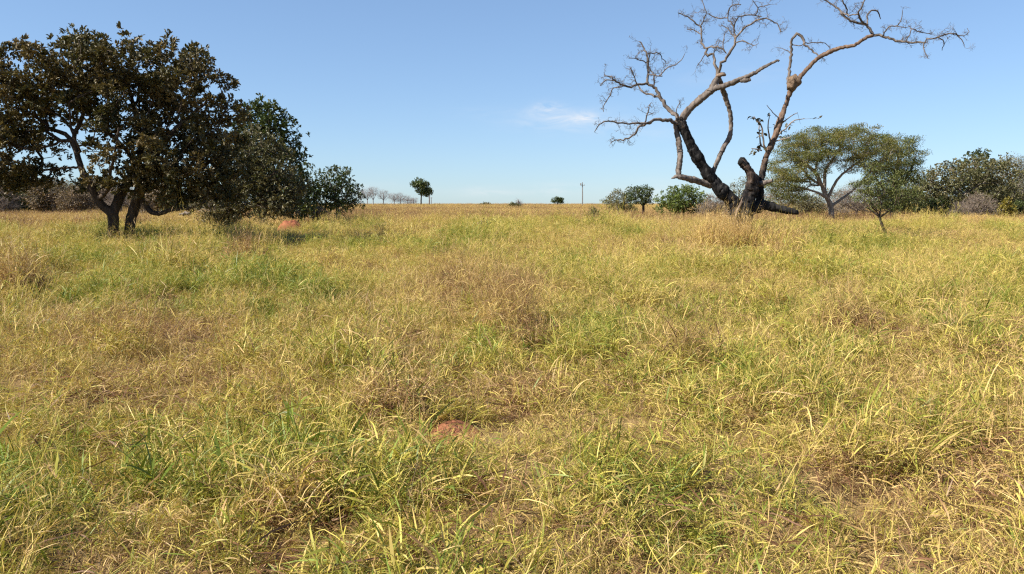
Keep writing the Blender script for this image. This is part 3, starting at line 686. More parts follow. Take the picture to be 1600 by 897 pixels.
# --- the dead burnt tree
def dead_tree():
    SPLINT = bark_material('torn_wood', (.06, .04, .03), (.27, .2, .15), 9, 1)
    Y = 33; rng = np.random.default_rng(77)
    base = P(1157, 366, Y); z0 = gz(base[0], base[1])
    root = thing('dead_tree', 'bare fire blackened tree with forked grey limbs standing in tall straw grass', 'tree', (base[0], base[1], z0))
    CH_LEFT = scorched_material('scorched_bark', 5.0, 5.9); CH_STEM = scorched_material('scorched_stem_bark', 3.0, 4.2); CH_STUMP = scorched_material('scorched_stump_wood', 2.1, 4.6)
    def limb(name, mat, pts, sides=12, rough=.1, step=.055, wob=.009):
        p, r = px_limb(Y, pts, step, wob, rng); k = rng.normal(0, 1, len(r)+24); k = np.convolve(k, np.hanning(13), 'same')[12:-12]; r = r*(.92+.032*k); g = Geo(); tube(g, p, r, sides+6, rough, rng); return g.obj(name, mat, root, True)
    limb('trunk', CH_LEFT, [(1156, 384, 27), (1155, 366, 23), (1152, 345, 22), (1150, 328, 25), (1143, 313, 26), (1128, 299, 22), (1113, 281, 19), (1101, 264, 18), (1090, 246, 17), (1080, 229, 15.5), (1071, 208, 14), (1064, 190, 14), (1061, 184, 11)], 16, .11)
    stump = limb('stump', CH_STUMP, [(1165, 384, 22, -.1), (1165, 360, 19, -.1), (1166, 335, 22, -.15), (1169, 312, 24, -.2), (1174, 296, 21, -.25), (1176, 281, 17, -.3), (1171, 268, 13, -.3), (1164, 259, 12, -.3), (1158, 253, 13, -.3), (1156, 252, 8, -.3)], 14, .18)
    limb('fallen_limb', CHAR, [(1163, 334, 16, .1), (1176, 326, 20, .05), (1192, 321, 18, 0), (1214, 325, 13, -.2), (1232, 329, 10.5, -.4), (1247, 332, 7, -.5)], 12, .14)
    limb('stem', CH_STEM, [(1184, 332, 14, .1), (1187, 312, 13, .1), (1188, 294, 11.5, .1), (1192, 267, 11, .15), (1199, 240, 10, .2), (1211, 213, 10.5, .3), (1219, 189, 9.5, .4), (1227, 165, 8.5, .5), (1236, 141, 8.5, .6), (1250, 121, 8, .6), (1263, 106, 7, .5), (1278, 91, 7, .4), (1299, 80, 6.6, .3), (1317, 74, 6.4, .1), (1334, 71, 6, -.1), (1350, 61, 5.5, -.3), (1364, 55, 5.5, -.4)], 11, .08)
    limb('stub', BARK_PALE, [(1184, 288, 9, 0), (1196, 285, 7.5, -.3), (1207, 282, 5.5, -.5)], 9, .12)
    sp = limb('splinter', SPLINT, [(1148, 342, 2, -.29), (1152, 331, 4.5, -.28), (1158, 318, 5.5, -.30), (1164, 304, 2, -.30)], 7, .2)
    limb('limb', BARK_PALE, [(1112, 290, 13, .05), (1094, 284, 11.5, -.1), (1075, 279, 10.5, -.35), (1061, 276, 8.5, -.55), (1053, 277, 4, -.6), (1049, 279, 1.5, -.6)], 11, .1)
    limb('limb', BARK_PALE, [(1061, 273, 9, -.5), (1060, 266, 9.5, -.4), (1063, 243, 10, -.2), (1060, 219, 9, 0), (1056, 196, 8, .05), (1058, 188, 6, .05)], 10, .1)
    limb('limb', BARK_PALE, [(1064, 188, 12), (1078, 169, 12, -.1), (1096, 154, 12, -.3), (1114, 140, 12.5, -.5), (1132, 134, 11, -.7), (1154, 125, 8.5, -.9), (1176, 116, 6.5, -1.1), (1203, 100, 5, -1.3), (1217, 94, 3.5, -1.4)], 11, .1)
    limb('limb', BARK_PALE, [(1154, 125, 7, -.85), (1164, 126, 6.5, -1.05), (1173, 124, 5.5, -1.15)], 9, .15)
    up = limb('limb', BARK_PALE, [(1110, 143, 10, -.5), (1117, 130, 11, -.45), (1123, 119, 9.5, -.4), (1126, 115.5, 8, -.4)], 10, .14)
    limb('limb', BARK_PALE, [(1124, 124, 7.5, -.3), (1132, 147, 7.5, .2), (1141, 178, 7.5, .4), (1141, 210, 7.5, .4), (1130, 232, 7.5, .35), (1118, 259, 7.5, .25), (1111, 276, 8, .1)], 10, .09)
    be = limb('broken_end', SPLINT, [(1119, 118, 4, -.45), (1125, 117, 8, -.5), (1131, 116.5, 7, -.5), (1134, 118, 3, -.5)], 8, .25)
    kn = limb('burnt_knob', CHAR, [(1168, 263, 10, -.3), (1163, 257, 13, -.31), (1158, 252.5, 13.5, -.31), (1155, 250, 9, -.31)], 10, .3); kn.parent = stump
    sp.parent = stump; be.parent = up
    fine = [[(1061, 188, 8), (1052, 177, 7.5, .2), (1040, 166, 8, .4), (1034, 155, 7, .5), (1030, 145, 6, .5), (1018, 135, 5, .5), (1011, 130, 4.5, .5), (1013, 113, 4, .6), (1011, 94, 3.6, .7), (1007, 76, 2.8, .8), (999, 65, 2.2, .8)],
            [(1012, 131, 4.5, .5), (996, 133, 4, .2), (979, 135, 3.5, 0), (964, 128, 3, -.2), (952, 119, 2.4, -.3), (944, 119, 1.5, -.3)],
            [(964, 128, 2.2, -.2), (947, 125, 2, 0), (938, 134, 1.4, .1)], [(981, 135, 2.5, 0), (959, 138, 2, .3), (952, 152, 1.8, .5), (943, 165, 1.5, .6), (943, 175, 1, .6)],
            [(1030, 152, 4, .5), (1013, 147, 3.2, .9), (1001, 140, 2.6, 1.1), (993, 125, 2, 1.3), (988, 110, 1.2, 1.4)], [(1013, 115, 2.6, .6), (1018, 117, 2.4, .4), (1035, 119, 2, .2)],
            [(1030, 118, 2, .2), (1043, 106, 2, 0), (1055, 101, 1.7, -.1), (1065, 94, 1.4, -.2), (1070, 84, 1, -.2)], [(1012, 84, 2.2, .7), (1028, 83, 2, 1), (1035, 91, 1.6, 1.1), (1041, 97, 1.2, 1.1)],
            [(1022, 139, 3, .5), (1021, 118, 2.4, .9), (1013, 100, 2, 1), (1016, 85, 1.2, 1.1)], [(1010, 98, 2, .7), (995, 92, 1.6, .4), (982, 91, 1, .3)], [(996, 133, 2, .2), (990, 118, 1.6, -.2), (984, 104, 1.1, -.3)],
            [(1058, 193, 7.5), (1043, 188, 6.5, -.2), (1025, 187, 5.5, -.4), (1011, 192, 4.6, -.6), (996, 193, 3.6, -.8), (981, 193, 3, -1), (967, 192, 2.8, -1.1), (948, 189, 2.4, -1.2), (935, 197, 2, -1.3), (929, 206, 1.2, -1.3)],
            [(1018, 191, 4.5, -.5), (998, 199, 3.6, -.2), (991, 210, 3.2, 0), (974, 219, 2.6, .2), (962, 219, 2, .3), (954, 224, 1.2, .3)], [(1008, 191, 2.6, -.6), (1012, 175, 2, -.8), (1014, 165, 1.8, -.9), (1018, 160, 1, -.9)], [(1010, 180, 1.6, -.8), (1022, 176, 1, -1)],
            [(1060, 184, 2, -.2), (1056, 172, 1.6, -.4), (1064, 160, 1, -.5)],
            [(1122, 118, 5.5, -.4), (1117, 99, 5, -.2), (1114, 85, 4.4, 0), (1105, 87, 5, .1), (1102, 82, 4.6, .2), (1104, 77, 4, .2), (1099, 70, 3.6, .3), (1096, 60, 3.2, .4), (1096, 50, 3, .5), (1094, 43, 2.8, .5), (1082, 32, 2.4, .6), (1070, 25, 2, .6), (1060, 20, 1.4, .6)],
            [(1094, 43, 2.4, .5), (1100, 30, 2, .3), (1103, 18, 1.6, .2), (1098, 4, 1.4, .2), (1095, -12, 1, .2)], [(1095, 53, 2.2, .5), (1087, 48, 2, .8), (1073, 45, 1.3, 1)], [(1104, 75, 3, .2), (1115, 73, 3.2, -.1), (1125, 75, 2.8, -.3), (1135, 84, 1.6, -.4)],
            [(1124, 115, 5.5, -.45), (1126, 102, 5, -.6), (1135, 92, 4.6, -.7), (1142, 79, 4.4, -.8), (1149, 69, 4.2, -.9), (1150, 59, 3.6, -.9), (1164, 43, 3.2, -1.1), (1182, 33, 3, -1.3), (1198, 28, 2.4, -1.4)],
            [(1149, 60, 3, -.9), (1147, 45, 2.8, -.6), (1137, 29, 2.5, -.4), (1122, 28, 2.1, -.2), (1107, 21, 1.3, -.1)], [(1137, 28, 2.2, -.4), (1140, 13, 2, -.5), (1149, 7, 1.8, -.6), (1158, 7, 1.2, -.6)],
            [(1147, 43, 2.5, -.6), (1150, 30, 2.4, -.9), (1164, 25, 2.2, -1), (1180, 24, 2, -1.1), (1190, 26, 1.6, -1.2)], [(1180, 24, 2, -1.1), (1184, 12, 1.8, -1.2), (1179, 6, 1.4, -1.2), (1172, -8, 1, -1.2)], [(1184, 12, 1.6, -1.2), (1203, 7, 1.2, -1.3)],
            [(1198, 29, 2.2, -1.4), (1214, 37, 1.9, -1.5), (1219, 48, 1.6, -1.6), (1223, 50, 1, -1.6)], [(1149, 67, 2.4, -.9), (1160, 64, 2.3, -1.1), (1170, 67, 2, -1.2), (1177, 71, 1.6, -1.3), (1185, 68, 1, -1.4)], [(1149, 62, 2.4, -.9), (1140, 48, 2, -.5), (1127, 39, 1.2, -.3)],
            [(1134, 82, 2, -.4), (1130, 70, 1.8, -.2), (1132, 53, 1.2, -.1)], [(1114, 85, 2, 0), (1120, 75, 1.6, .3), (1124, 62, 1, .4)], [(1103, 83, 2, .2), (1094, 97, 1.3, .4), (1089, 103, .8, .5)],
            [(1232, 140, 6, .6), (1232, 122, 5.5, .8), (1235, 103, 5, .9), (1237, 82, 4.6, 1), (1237, 62, 4.4, 1), (1241, 55, 4.6, .95), (1250, 54, 5, .9), (1256, 62, 4.6, .85), (1255, 70, 3.4, .8)],
            [(1255, 69, 3, .8), (1268, 78, 2.6, .6), (1281, 88, 2.4, .42)], [(1257, 67, 2, .8), (1272, 67, 1.6, .9), (1288, 67, 1.4, 1), (1296, 75, .9, 1)], [(1238, 70, 2, 1), (1253, 71, 1.6, .85)], [(1237, 84, 1.8, 1), (1228, 78, 1.3, 1.2), (1219, 75, .8, 1.3)],
            [(1364, 56, 5.5, -.4), (1362, 49, 5, -.3), (1354, 39, 4.8, -.2), (1346, 37, 4.2, -.1), (1330, 33, 3.8, .1), (1319, 25, 3.4, .3), (1315, 19, 3.4, .4), (1303, 8, 2.8, .5), (1290, 1, 2.4, .6), (1276, -8, 1.6, .6)],
            [(1355, 40, 4, -.2), (1345, 31, 3.4, -.5), (1341, 21, 3, -.7), (1346, 12, 2.6, -.9), (1354, -4, 1.8, -1)], [(1341, 22, 2.6, -.7), (1325, 23, 2.6, -.2), (1316, 20, 2.4, .3)], [(1324, 22, 2.6, -.1), (1323, 12, 2.5, -.3), (1317, 3, 2.2, -.4), (1312, -10, 1.4, -.4)],
            [(1355, 38, 3, -.25), (1356, 23, 2.8, 0), (1363, 16, 2.6, .2), (1371, 18, 2.2, .3), (1376, 30, 1.2, .4)],
            [(1364, 55, 5, -.4), (1379, 57, 4.6, -.6), (1396, 62, 4, -.8), (1416, 66, 3.6, -1), (1437, 66.5, 3.3, -1.2), (1445, 66, 3.2, -1.3), (1450, 62, 3, -1.4), (1466, 58, 2.6, -1.5), (1488, 52, 2.2, -1.6), (1499, 58, 1.8, -1.6), (1507, 71, 1, -1.6)],
            [(1488, 53, 1.6, -1.6), (1505, 56, 1.6, -1.5), (1514, 50, 1.4, -1.5), (1511, 44, .9, -1.5)], [(1377, 57, 2.6, -.6), (1389, 43, 2.3, -.9), (1402, 39, 2, -1.1), (1408, 31, 1.6, -1.2), (1410, 16, 1, -1.3)], [(1414, 66, 2.2, -1), (1422, 54, 2, -.7), (1424, 45, 1.8, -.6), (1437, 49, 1.6, -.5), (1455, 54, 1, -.4)],
            [(1444, 66, 2.2, -1.3), (1443, 76, 1.8, -1.4), (1450, 92, .9, -1.5)], [(1466, 59, 2, -1.5), (1475, 66, 1.8, -1.4), (1472, 79, 1, -1.3)], [(1400, 40, 1.6, -1.1), (1414, 44, 1.4, -1.3), (1424, 40, .9, -1.4)]]
    BO = {}
    def twig(g, p, d, ln, r, depth):
        k = 5; pts = [p]; dd = d/np.linalg.norm(d)
        for s in range(k):
            dd = dd+rng.normal(0, .5, 3)+np.array((0, 0, .04)); dd /= np.linalg.norm(dd); pts.append(pts[-1]+dd*ln/k)
        tube(g, pts, np.linspace(r, r*.35, k+1), 4, 0, rng, False)
        if depth > 0:
            for s in range(1, k+1):
                if rng.uniform() < .8: twig(g, pts[s], dd+rng.normal(0, .95, 3), ln*rng.uniform(.4, .7), r*.6, depth-1)
    m = Y/F
    for f in fine:
        q = f[len(f)//2]; key = 'left' if q[0] < 1075 and q[1] > 55 and q[0] < 1072 and q[1] <= 186 and not q[1] > 186 else 'low' if q[1] > 186 else 'top' if q[0] < 1226 else 'hook' if q[0] < 1300 and q[1] > 50 else 'far'
        bg = g = BO.setdefault(key, Geo())
        p, r = px_limb(Y, f, .10, .022, rng)
        r = r*.85; tube(bg, p, r, 7, .10, rng)
        L_ = len(p); dens = .72
        for i in range(2, L_):
            if r[i] < .046 and rng.uniform() < dens:
                d = (p[i]-p[i-1]); d /= np.linalg.norm(d)+1e-9
                if f[0][2] < 7 and p[i][2] < 2.8: continue
                twig(g, p[i], d*.5+rng.normal(0, .8, 3), rng.uniform(.16, .52), min(r[i]*.55, .009), 2)
    for bg in BO.values():
        bg.obj('bough', BARK_PALE, root, True)
    # the only living shoots, on the right-hand stem
    g = Geo(); lv = Geo(); tips = []
    for f in ([(1199, 240, 4, .2), (1194, 225, 3, -.1), (1190, 197, 2.5, -.3), (1184, 190, 2, -.4), (1178, 182, 1.4, -.4)], [(1196, 232, 3, .2), (1188, 224, 2.5, .5), (1186, 195, 1.5, .7)], [(1205, 225, 3, .25), (1200, 200, 2, -.2), (1203, 178, 1.2, -.3)],
              [(1212, 213, 3, .3), (1226, 203, 2.2, .1), (1238, 190, 2, -.1), (1257, 185, 1, -.2)], [(1217, 197, 2.5, .35), (1231, 185, 1.8, .7), (1246, 176, 1, .9)], [(1208, 222, 2.5, .25), (1221, 218, 2, -.2), (1236, 214, 1, -.4)], [(1190, 235, 2.5, .2), (1181, 233, 2, 0), (1174, 232, 1, 0)], [(1220, 187, 2, .4), (1208, 176, 1.4, .2), (1198, 164, .9, .1)]):
        p, r = px_limb(Y, f, .1, .012, rng); tube(g, p, r, 5, 0, rng)
        for i in range(len(p)//3, len(p)):
            if rng.uniform() < .55:
                e = p[i]+rng.normal(0, .13, 3); tube(g, (p[i], e), (.006, .004), 4, 0, rng, False)
                if f[0][1] > 200: tips.append(e)
    sh = g.obj('shoots', TWIG_GREY, root, True)
    leaf_cloud(lv, rng, tips, .1, 3, .18, .42, 0, 1, -.2); lv.obj('leaves', LEAF_DARK, root)
    CLEAR.append((base[0], base[1], .35))
    # arboreal termite nest wedged in the fork
    c = P(1241, 128.5, Y+.45); g = Geo(); nu, nv = 22, 16
    for a in range(nv+1):
        pass
    th = np.arange(nu)*2*math.pi/nu; ph = np.linspace(.02, math.pi-.02, nv)
    v = np.stack((np.sin(ph)[:, None]*np.cos(th), np.sin(ph)[:, None]*np.sin(th), np.cos(ph)[:, None]*np.ones(nu)), -1)
    k = 1+.10*np.sin(3*v[..., 0]*2+1)*np.cos(4*v[..., 1]+.5)+.09*np.sin(5*v[..., 2]+2*v[..., 0])+rng.normal(0, .025, v.shape[:2])
    v = v*k[..., None]*np.array((.27, .26, .33))
    v[..., 0] += np.where(v[..., 2] < 0, v[..., 2]*.18, 0)
    i = np.arange(nv-1)[:, None]*nu; j = np.arange(nu)[None]; kk = (j+1) % nu
    g.add(v.reshape(-1, 3)+c, np.stack((i+j, i+nu+j, i+nu+kk, i+kk), -1).reshape(-1, 4))
    tag(g.obj('termite_nest', soil_material('nest_carton', (.09, .06, .04), (.23, .165, .115), 9, 1), None, True, tuple(c)), 'rounded brown termite nest wedged in a fork of the dead tree', 'termite nest')
dead_tree()

# --- right-hand trees
tree('umbrella_tree', 'wide domed olive and ochre tree with pale spreading limbs behind the burnt tree', 'tree', 72,
     [[(1300, 348, 9), (1299, 330, 8), (1297, 318, 7.5), (1290, 305, 5.5, -.2), (1284, 290, 4.5, -.4), (1276, 272, 5, -.6), (1262, 258, 4, -.9), (1245, 245, 3, -1)],
      [(1292, 309, 4.2, -.2), (1275, 300, 3.6, -.8), (1254, 294, 3, -1.2), (1235, 288, 2.4, -1.4), (1220, 275, 2, -1.5)], [(1298, 322, 4.6), (1313, 312, 4, .3), (1327, 302, 3.4, .6), (1345, 285, 2.8, .9), (1365, 262, 3, 1.2)],
      [(1289, 303, 6, 0), (1289, 270, 4.5, .5), (1300, 250, 4, .8), (1313, 232, 3, 1), (1318, 215, 2, 1.1)], [(1294, 308, 4.6, -.1), (1309, 280, 3.6, -.5), (1328, 263, 3, -.9), (1348, 248, 2.6, -1.2), (1358, 235, 2.5, -1.4)], [(1284, 290, 4, -.4), (1268, 280, 3.5, .5), (1252, 262, 3, 1), (1240, 235, 2, 1.3)]],
     [(1255, 240, 45, 28, 60), (1300, 215, 60, 20, 70), (1345, 225, 48, 24, 60), (1230, 265, 32, 26, 50), (1282, 232, 50, 22, 80), (1330, 208, 40, 14, 50), (1222, 290, 24, 24, 36), (1375, 245, 30, 26, 44), (1260, 218, 34, 14, 46), (1212, 262, 14, 18, 24), (1232, 300, 30, 24, 40), (1250, 262, 42, 30, 60), (1215, 312, 22, 18, 30), (1310, 238, 50, 18, 70), (1348, 254, 42, 16, 60), (1228, 282, 34, 20, 44)],
     31, LEAF_OLIVE, BARK_GREY, 360, (.78, 165), .125, .4, 0, None, .017, .1, .3, .45, .2)
tree('broadleaf_tree', 'green tree with loose feathery upper sprays right of the domed olive tree', 'tree', 76,
     [[(1396, 346, 9), (1396, 315, 8), (1398, 285, 6), (1402, 255, 4), (1408, 230, 2.5)], [(1397, 300, 5), (1420, 272, 4, .5), (1430, 245, 2.5, .8)], [(1397, 310, 5), (1372, 285, 4, -.5), (1362, 262, 3, -.8)]],
     [(1408, 228, 28, 16, 34), (1425, 248, 20, 22, 30), (1395, 252, 34, 24, 40), (1415, 275, 24, 18, 30), (1380, 285, 40, 26, 44), (1400, 308, 42, 18, 44), (1375, 225, 24, 14, 30)], 32, LEAF_MID, BARK_GREY, 260, (.72, 110), .14, .4, 0, None, .015, .1, .3, .5, .2)
tree('small_tree', 'small fresh green tree on a crooked thin trunk, out in the golden grass', 'tree', 33,
     [[(1374, 388, 6), (1383, 374, 5.2), (1385, 366, 5), (1380, 357, 4.6), (1376, 347, 4.4), (1374, 339, 4), (1366, 332, 3, .2), (1356, 325, 2.2, .4), (1348, 312, 1.5, .5)], [(1374, 340, 3.4), (1386, 331, 2.8, -.3), (1398, 320, 2, -.5), (1402, 305, 1.4, -.6)], [(1374, 338, 3), (1377, 320, 2.4, .3), (1372, 300, 2, .5), (1380, 275, 1.2, .6)]],
     [(1370, 288, 42, 18, 42), (1410, 300, 32, 16, 34), (1352, 305, 22, 14, 26), (1385, 320, 34, 10, 34), (1365, 262, 18, 12, 22), (1400, 275, 14, 12, 20)], 33, LEAF_MID, BARK_DARK, 130, (.27, 34), .075, .42, 0, None, .006, .14, .2, .6, .2)
tree('broadleaf_tree', 'broad dusty olive tree with dense low crown, right of the feathery green tree', 'tree', 82,
     [[(1503, 346, 8), (1502, 322, 7), (1500, 300, 5.5), (1494, 280, 4), (1485, 262, 2.5)], [(1501, 310, 5), (1525, 290, 4, .5), (1545, 272, 3, .8)], [(1500, 305, 4.5), (1470, 292, 3.5, -.5), (1452, 280, 2.5, -.8)]],
     [(1480, 278, 36, 22, 44), (1515, 268, 42, 22, 50), (1550, 275, 36, 26, 44), (1455, 297, 30, 20, 36), (1500, 298, 56, 26, 50), (1520, 318, 50, 16, 44), (1540, 300, 40, 18, 40), (1570, 272, 20, 24, 30), (1470, 318, 36, 16, 36)],
     34, LEAF_GREY, BARK_GREY, 300, (.75, 84), .19, .5, 6)
tree('broadleaf_tree', 'bright green tree top rising above the dusty olive crown', 'tree', 96,
     [[(1525, 344, 7), (1525, 300, 6), (1526, 265, 4), (1526, 248, 2.5)], [(1525, 300, 4), (1508, 268, 2.5, .5)]], [(1527, 246, 18, 10, 18), (1530, 262, 26, 14, 26), (1505, 255, 9, 6, 10), (1525, 285, 28, 24, 28)], 35, LEAF_GREEN, BARK_GREY, 60, (.75, 60), .25, .5, 6)
tree('broadleaf_tree', 'dusty grey tree with thin crown at the right edge behind the yellow bush', 'tree', 88,
     [[(1590, 348, 7), (1588, 320, 6), (1583, 295, 4), (1578, 268, 2.5)], [(1588, 318, 5), (1602, 290, 4, .4), (1610, 262, 2.5, .7)]],
     [(1585, 268, 30, 22, 36), (1610, 280, 30, 30, 36), (1580, 300, 30, 22, 36), (1630, 300, 30, 30, 36), (1595, 320, 34, 16, 36)], 36, LEAF_GREY, BARK_GREY, 190, (.85, 56), .15, .4, 0, None, .016, .1, .3, .7, .3, None, 5, .35, None, 10)
tree('small_tree', 'slim dark tree between the feathery green tree and the dusty olive tree', 'tree', 86,
     [[(1442, 346, 4.5), (1441, 328, 4), (1440, 310, 3), (1436, 292, 2)], [(1441, 322, 3), (1450, 308, 2, .3)]], [(1438, 288, 18, 14, 22), (1450, 296, 14, 14, 20), (1428, 300, 12, 12, 18), (1440, 278, 12, 8, 16)], 37, LEAF_GREY, BARK_DARK, 44, (.6, 46), .18, .45, 6)

# bushes: a short stem and a crown down to the grass
def bush(label, Y, px, top, half, seed, mat, bark=BARK_GREY, bottom=342, n=60, cl=(.5, 60), leaf=.15, name='bush', group=None, twigs=0, aspect=.45, rosette=0):
    mid = (top+bottom)/2; h = (bottom-top)/2
    return tree(name, label, 'bush', Y, [[(px, bottom+4, 5), (px, mid+h*.4, 4), (px-half*.15, mid, 2.5)], [(px, mid+h*.5, 3), (px+half*.35, mid, 2, .3)], [(px, mid+h*.5, 3), (px-half*.4, mid+h*.1, 2, -.3)]],
                [(px, mid-h*.2, half*.62, h*.78), (px-half*.45, mid+h*.2, half*.5, h*.7), (px+half*.45, mid+h*.15, half*.52, h*.72)], seed, mat, bark, n, cl, leaf, aspect, rosette, group, .014, .12, .3, .8, .3, None, 5, .35, None, twigs)
bush('bright green rounded bush behind the bare left limb of the burnt tree', 84, 1068, 290, 46, 41, LEAF_LIME, BARK_DARK, 340, 100, (.62, 90), .19, 'bush', None, 0, .45, 6)
bush('leafless grey thicket between the bright green bush and the burnt trunk', 78, 1118, 302, 30, 42, None, TWIG_GREY, 342, 70, (.6, 0), .1, 'thicket', None, 22)
bush('grey green bush directly behind the burnt tree fork', 92, 1165, 272, 40, 43, LEAF_GREY, BARK_GREY, 342, 90, (.62, 50), .17, twigs=5)
bush('brown twiggy bush under the left side of the domed olive tree', 90, 1225, 285, 40, 44, LEAF_BROWN, TWIG_GREY, 342, 80, (.62, 30), .14, twigs=10)
bush('dull green bush below the domed tree, left of its trunk', 86, 1262, 300, 26, 45, LEAF_GREY, BARK_GREY, 342, 60, (.55, 50), .16, twigs=4)
bush('leafless brown thicket right of the domed tree trunk', 84, 1338, 286, 46, 46, None, TWIG_GREY, 344, 120, (.75, 0), .1, 'thicket', None, 20)
bush('olive bush filling the gap beneath the feathery green tree', 88, 1405, 300, 36, 47, LEAF_OLIVE, BARK_GREY, 344, 80, (.55, 60), .15)
bush('dark green low bush below the left side of the dusty olive tree', 80, 1462, 310, 28, 48, LEAF_GREEN, BARK_GREY, 344, 60, (.5, 60), .17, rosette=6)
bush('tall grey green bush between the slim dark tree and the dusty olive tree', 94, 1440, 288, 40, 57, LEAF_GREY, BARK_GREY, 344, 110, (.7, 60), .18, rosette=6)
bush('olive bush behind the pale thicket', 92, 1540, 282, 52, 58, LEAF_OLIVE, BARK_GREY, 344, 130, (.75, 60), .17)
bush('grey green bush at the far right edge behind the yellow leaved bush', 98, 1605, 270, 52, 59, LEAF_GREY, BARK_GREY, 344, 130, (.8, 60), .18, twigs=4)
bush('dark bush behind the domed tree trunk', 100, 1300, 296, 60, 60, LEAF_DUSK, BARK_GREY, 344, 110, (.8, 50), .17, twigs=5)
bush('grey green bush between the pale thicket and the dusty tree at the right edge', 86, 1572, 288, 34, 63, LEAF_GREY, BARK_GREY, 344, 100, (.65, 60), .17, rosette=6)
bush('pale nearly leafless thicket in front of the dusty olive tree', 74, 1530, 302, 30, 49, LEAF_BROWN, TWIG_GREY, 344, 60, (.7, 8), .12, 'thicket', None, 12)
bush('brown leafless thicket left of the pale nearly leafless one', 76, 1500, 315, 22, 50, None, TWIG_GREY, 344, 50, (.5, 0), .1, 'thicket', None, 20)
bush('yellow leaved bush at the foot of the tree at the right edge', 76, 1572, 308, 12, 51, LEAF_YELLOW, BARK_GREY, 343, 34, (.4, 46), .17, rosette=6)
bush('dark green shrub beside the yellow leaved bush', 78, 1592, 314, 16, 52, LEAF_GREEN, BARK_GREY, 343, 34, (.45, 50), .17)
bush('small dull green bush standing alone left of the two middle distance trees', 74, 928, 324, 11, 53, LEAF_GREY, BARK_GREY, 348, 30, (.32, 46), .12)
bush('low dry shrub of brown leaves alone in the open field', 40, 757, 344, 10, 54, LEAF_BROWN, BARK_DARK, 360, 20, (.2, 20), .1, name='shrub')
bush('low grey green bush beneath the dark tree, left of the red mound', 46, 345, 326, 34, 55, LEAF_DUSK, BARK_GREY, 350, 60, (.34, 60), .1)
bush('dry bush between the red mound and the small airy tree', 58, 497, 322, 16, 56, LEAF_BROWN, BARK_GREY, 346, 40, (.4, 24), .12, twigs=6)
tree('small_tree', 'rounded grey green tree, left one of a pair in middle distance', 'tree', 98, [[(966, 342, 4), (966, 326, 3.5), (963, 312, 2.2)], [(966, 326, 2.5), (976, 314, 1.8, .3)]],
     [(958, 318, 16, 12, 20), (974, 315, 16, 13, 20), (966, 305, 11, 8, 14), (982, 324, 12, 8, 16)], 61, LEAF_GREY, BARK_GREY, 54, (.5, 52), .19)
tree('small_tree', 'upright green tree with visible trunk, right one of a pair in middle distance', 'tree', 96, [[(1004, 342, 4.5), (1005, 328, 4), (1004, 315, 3), (998, 303, 2)], [(1005, 322, 3), (1012, 308, 2, .3)]],
     [(994, 302, 15, 10, 18), (1008, 300, 14, 10, 18), (1002, 312, 18, 8, 20), (988, 312, 9, 9, 12)], 62, LEAF_GREEN, BARK_DARK, 54, (.48, 50), .2)

# far trees on the crest
def far_bare(label, px, Y, top, half, seed, group=None):
    return tree('bare_tree', label, 'tree', Y, [[(px, 324, 1.5), (px, 314, 1.3), (px, (top+312)/2, .8)], [(px, 313, .9), (px+half*.6, top+8, .5, 1)], [(px, 313, .9), (px-half*.6, top+8, .5, -1)]],
                [(px, top+7, half, 7), (px-half*.4, top+10, half*.6, 6), (px+half*.4, top+10, half*.6, 6)], seed, None, TWIG_FAR, 46, (1.1, 0), .1, .4, 0, group, .03, .1, .4, .8, .3, None, 3, .35, None, 15)
ROW = 'bare pale trees in a row on the skyline'
for i, (px, Y, top, half) in enumerate(((574, 300, 294, 9), (583, 292, 292, 10), (599, 302, 297, 10), (616, 310, 301, 9), (626, 312, 302, 9), (637, 318, 306, 8), (646, 325, 308, 7), (564, 296, 296, 7))):
    far_bare('bare pale grey tree in the row along the skyline', px, Y, top, half, 70+i, ROW)
tree('skyline_tree', 'dark green tall tree with bare lower trunk alone on the skyline', 'tree', 285, [[(658, 326, 2.6), (658, 312, 2.3), (659, 300, 1.8), (660, 290, 1)]],
     [(656, 287, 12, 7, 12), (660, 294, 10, 9, 10), (664, 300, 8, 6, 8), (651, 285, 7, 4, 8)], 81, LEAF_GREEN, BARK_DARK, 50, (1.3, 46), .6, .5)
tree('skyline_tree', 'thin dark tree beside the tall skyline tree', 'tree', 292, [[(670.5, 326, 1.4), (670.5, 310, 1.2), (670.5, 297, .8)]], [(670, 297, 3, 3), (671, 301, 3, 2.5)], 82, LEAF_GREEN, BARK_GREY, 14, (1., 40), .55, .5)
tree('skyline_tree', 'small round crowned tree on the skyline, left of the utility pole', 'tree', 280, [[(871, 325, 1.6), (871, 318, 1.3), (869, 313, 1)], [(871, 318, 1.2), (875, 313, .8, .5)]],
     [(867, 313, 5, 3.5), (875, 313, 5.5, 3.5), (871, 311, 5, 3), (877, 316, 3, 2.5)], 83, LEAF_GREEN, BARK_DARK, 30, (.7, 40), .42, .5)
far_bare('small leafless tree above a low bush on the skyline', 810, 240, 313, 5, 84)
bush('low wide green bush on the skyline under the small leafless tree', 232, 803, 319, 14, 85, LEAF_GREY, BARK_GREY, 325, 30, (.8, 50), .4)
bush('faint low bush at the crest far right of the tall skyline tree', 300, 758, 317, 9, 86, LEAF_GREY, BARK_GREY, 323, 20, (.8, 40), .4)

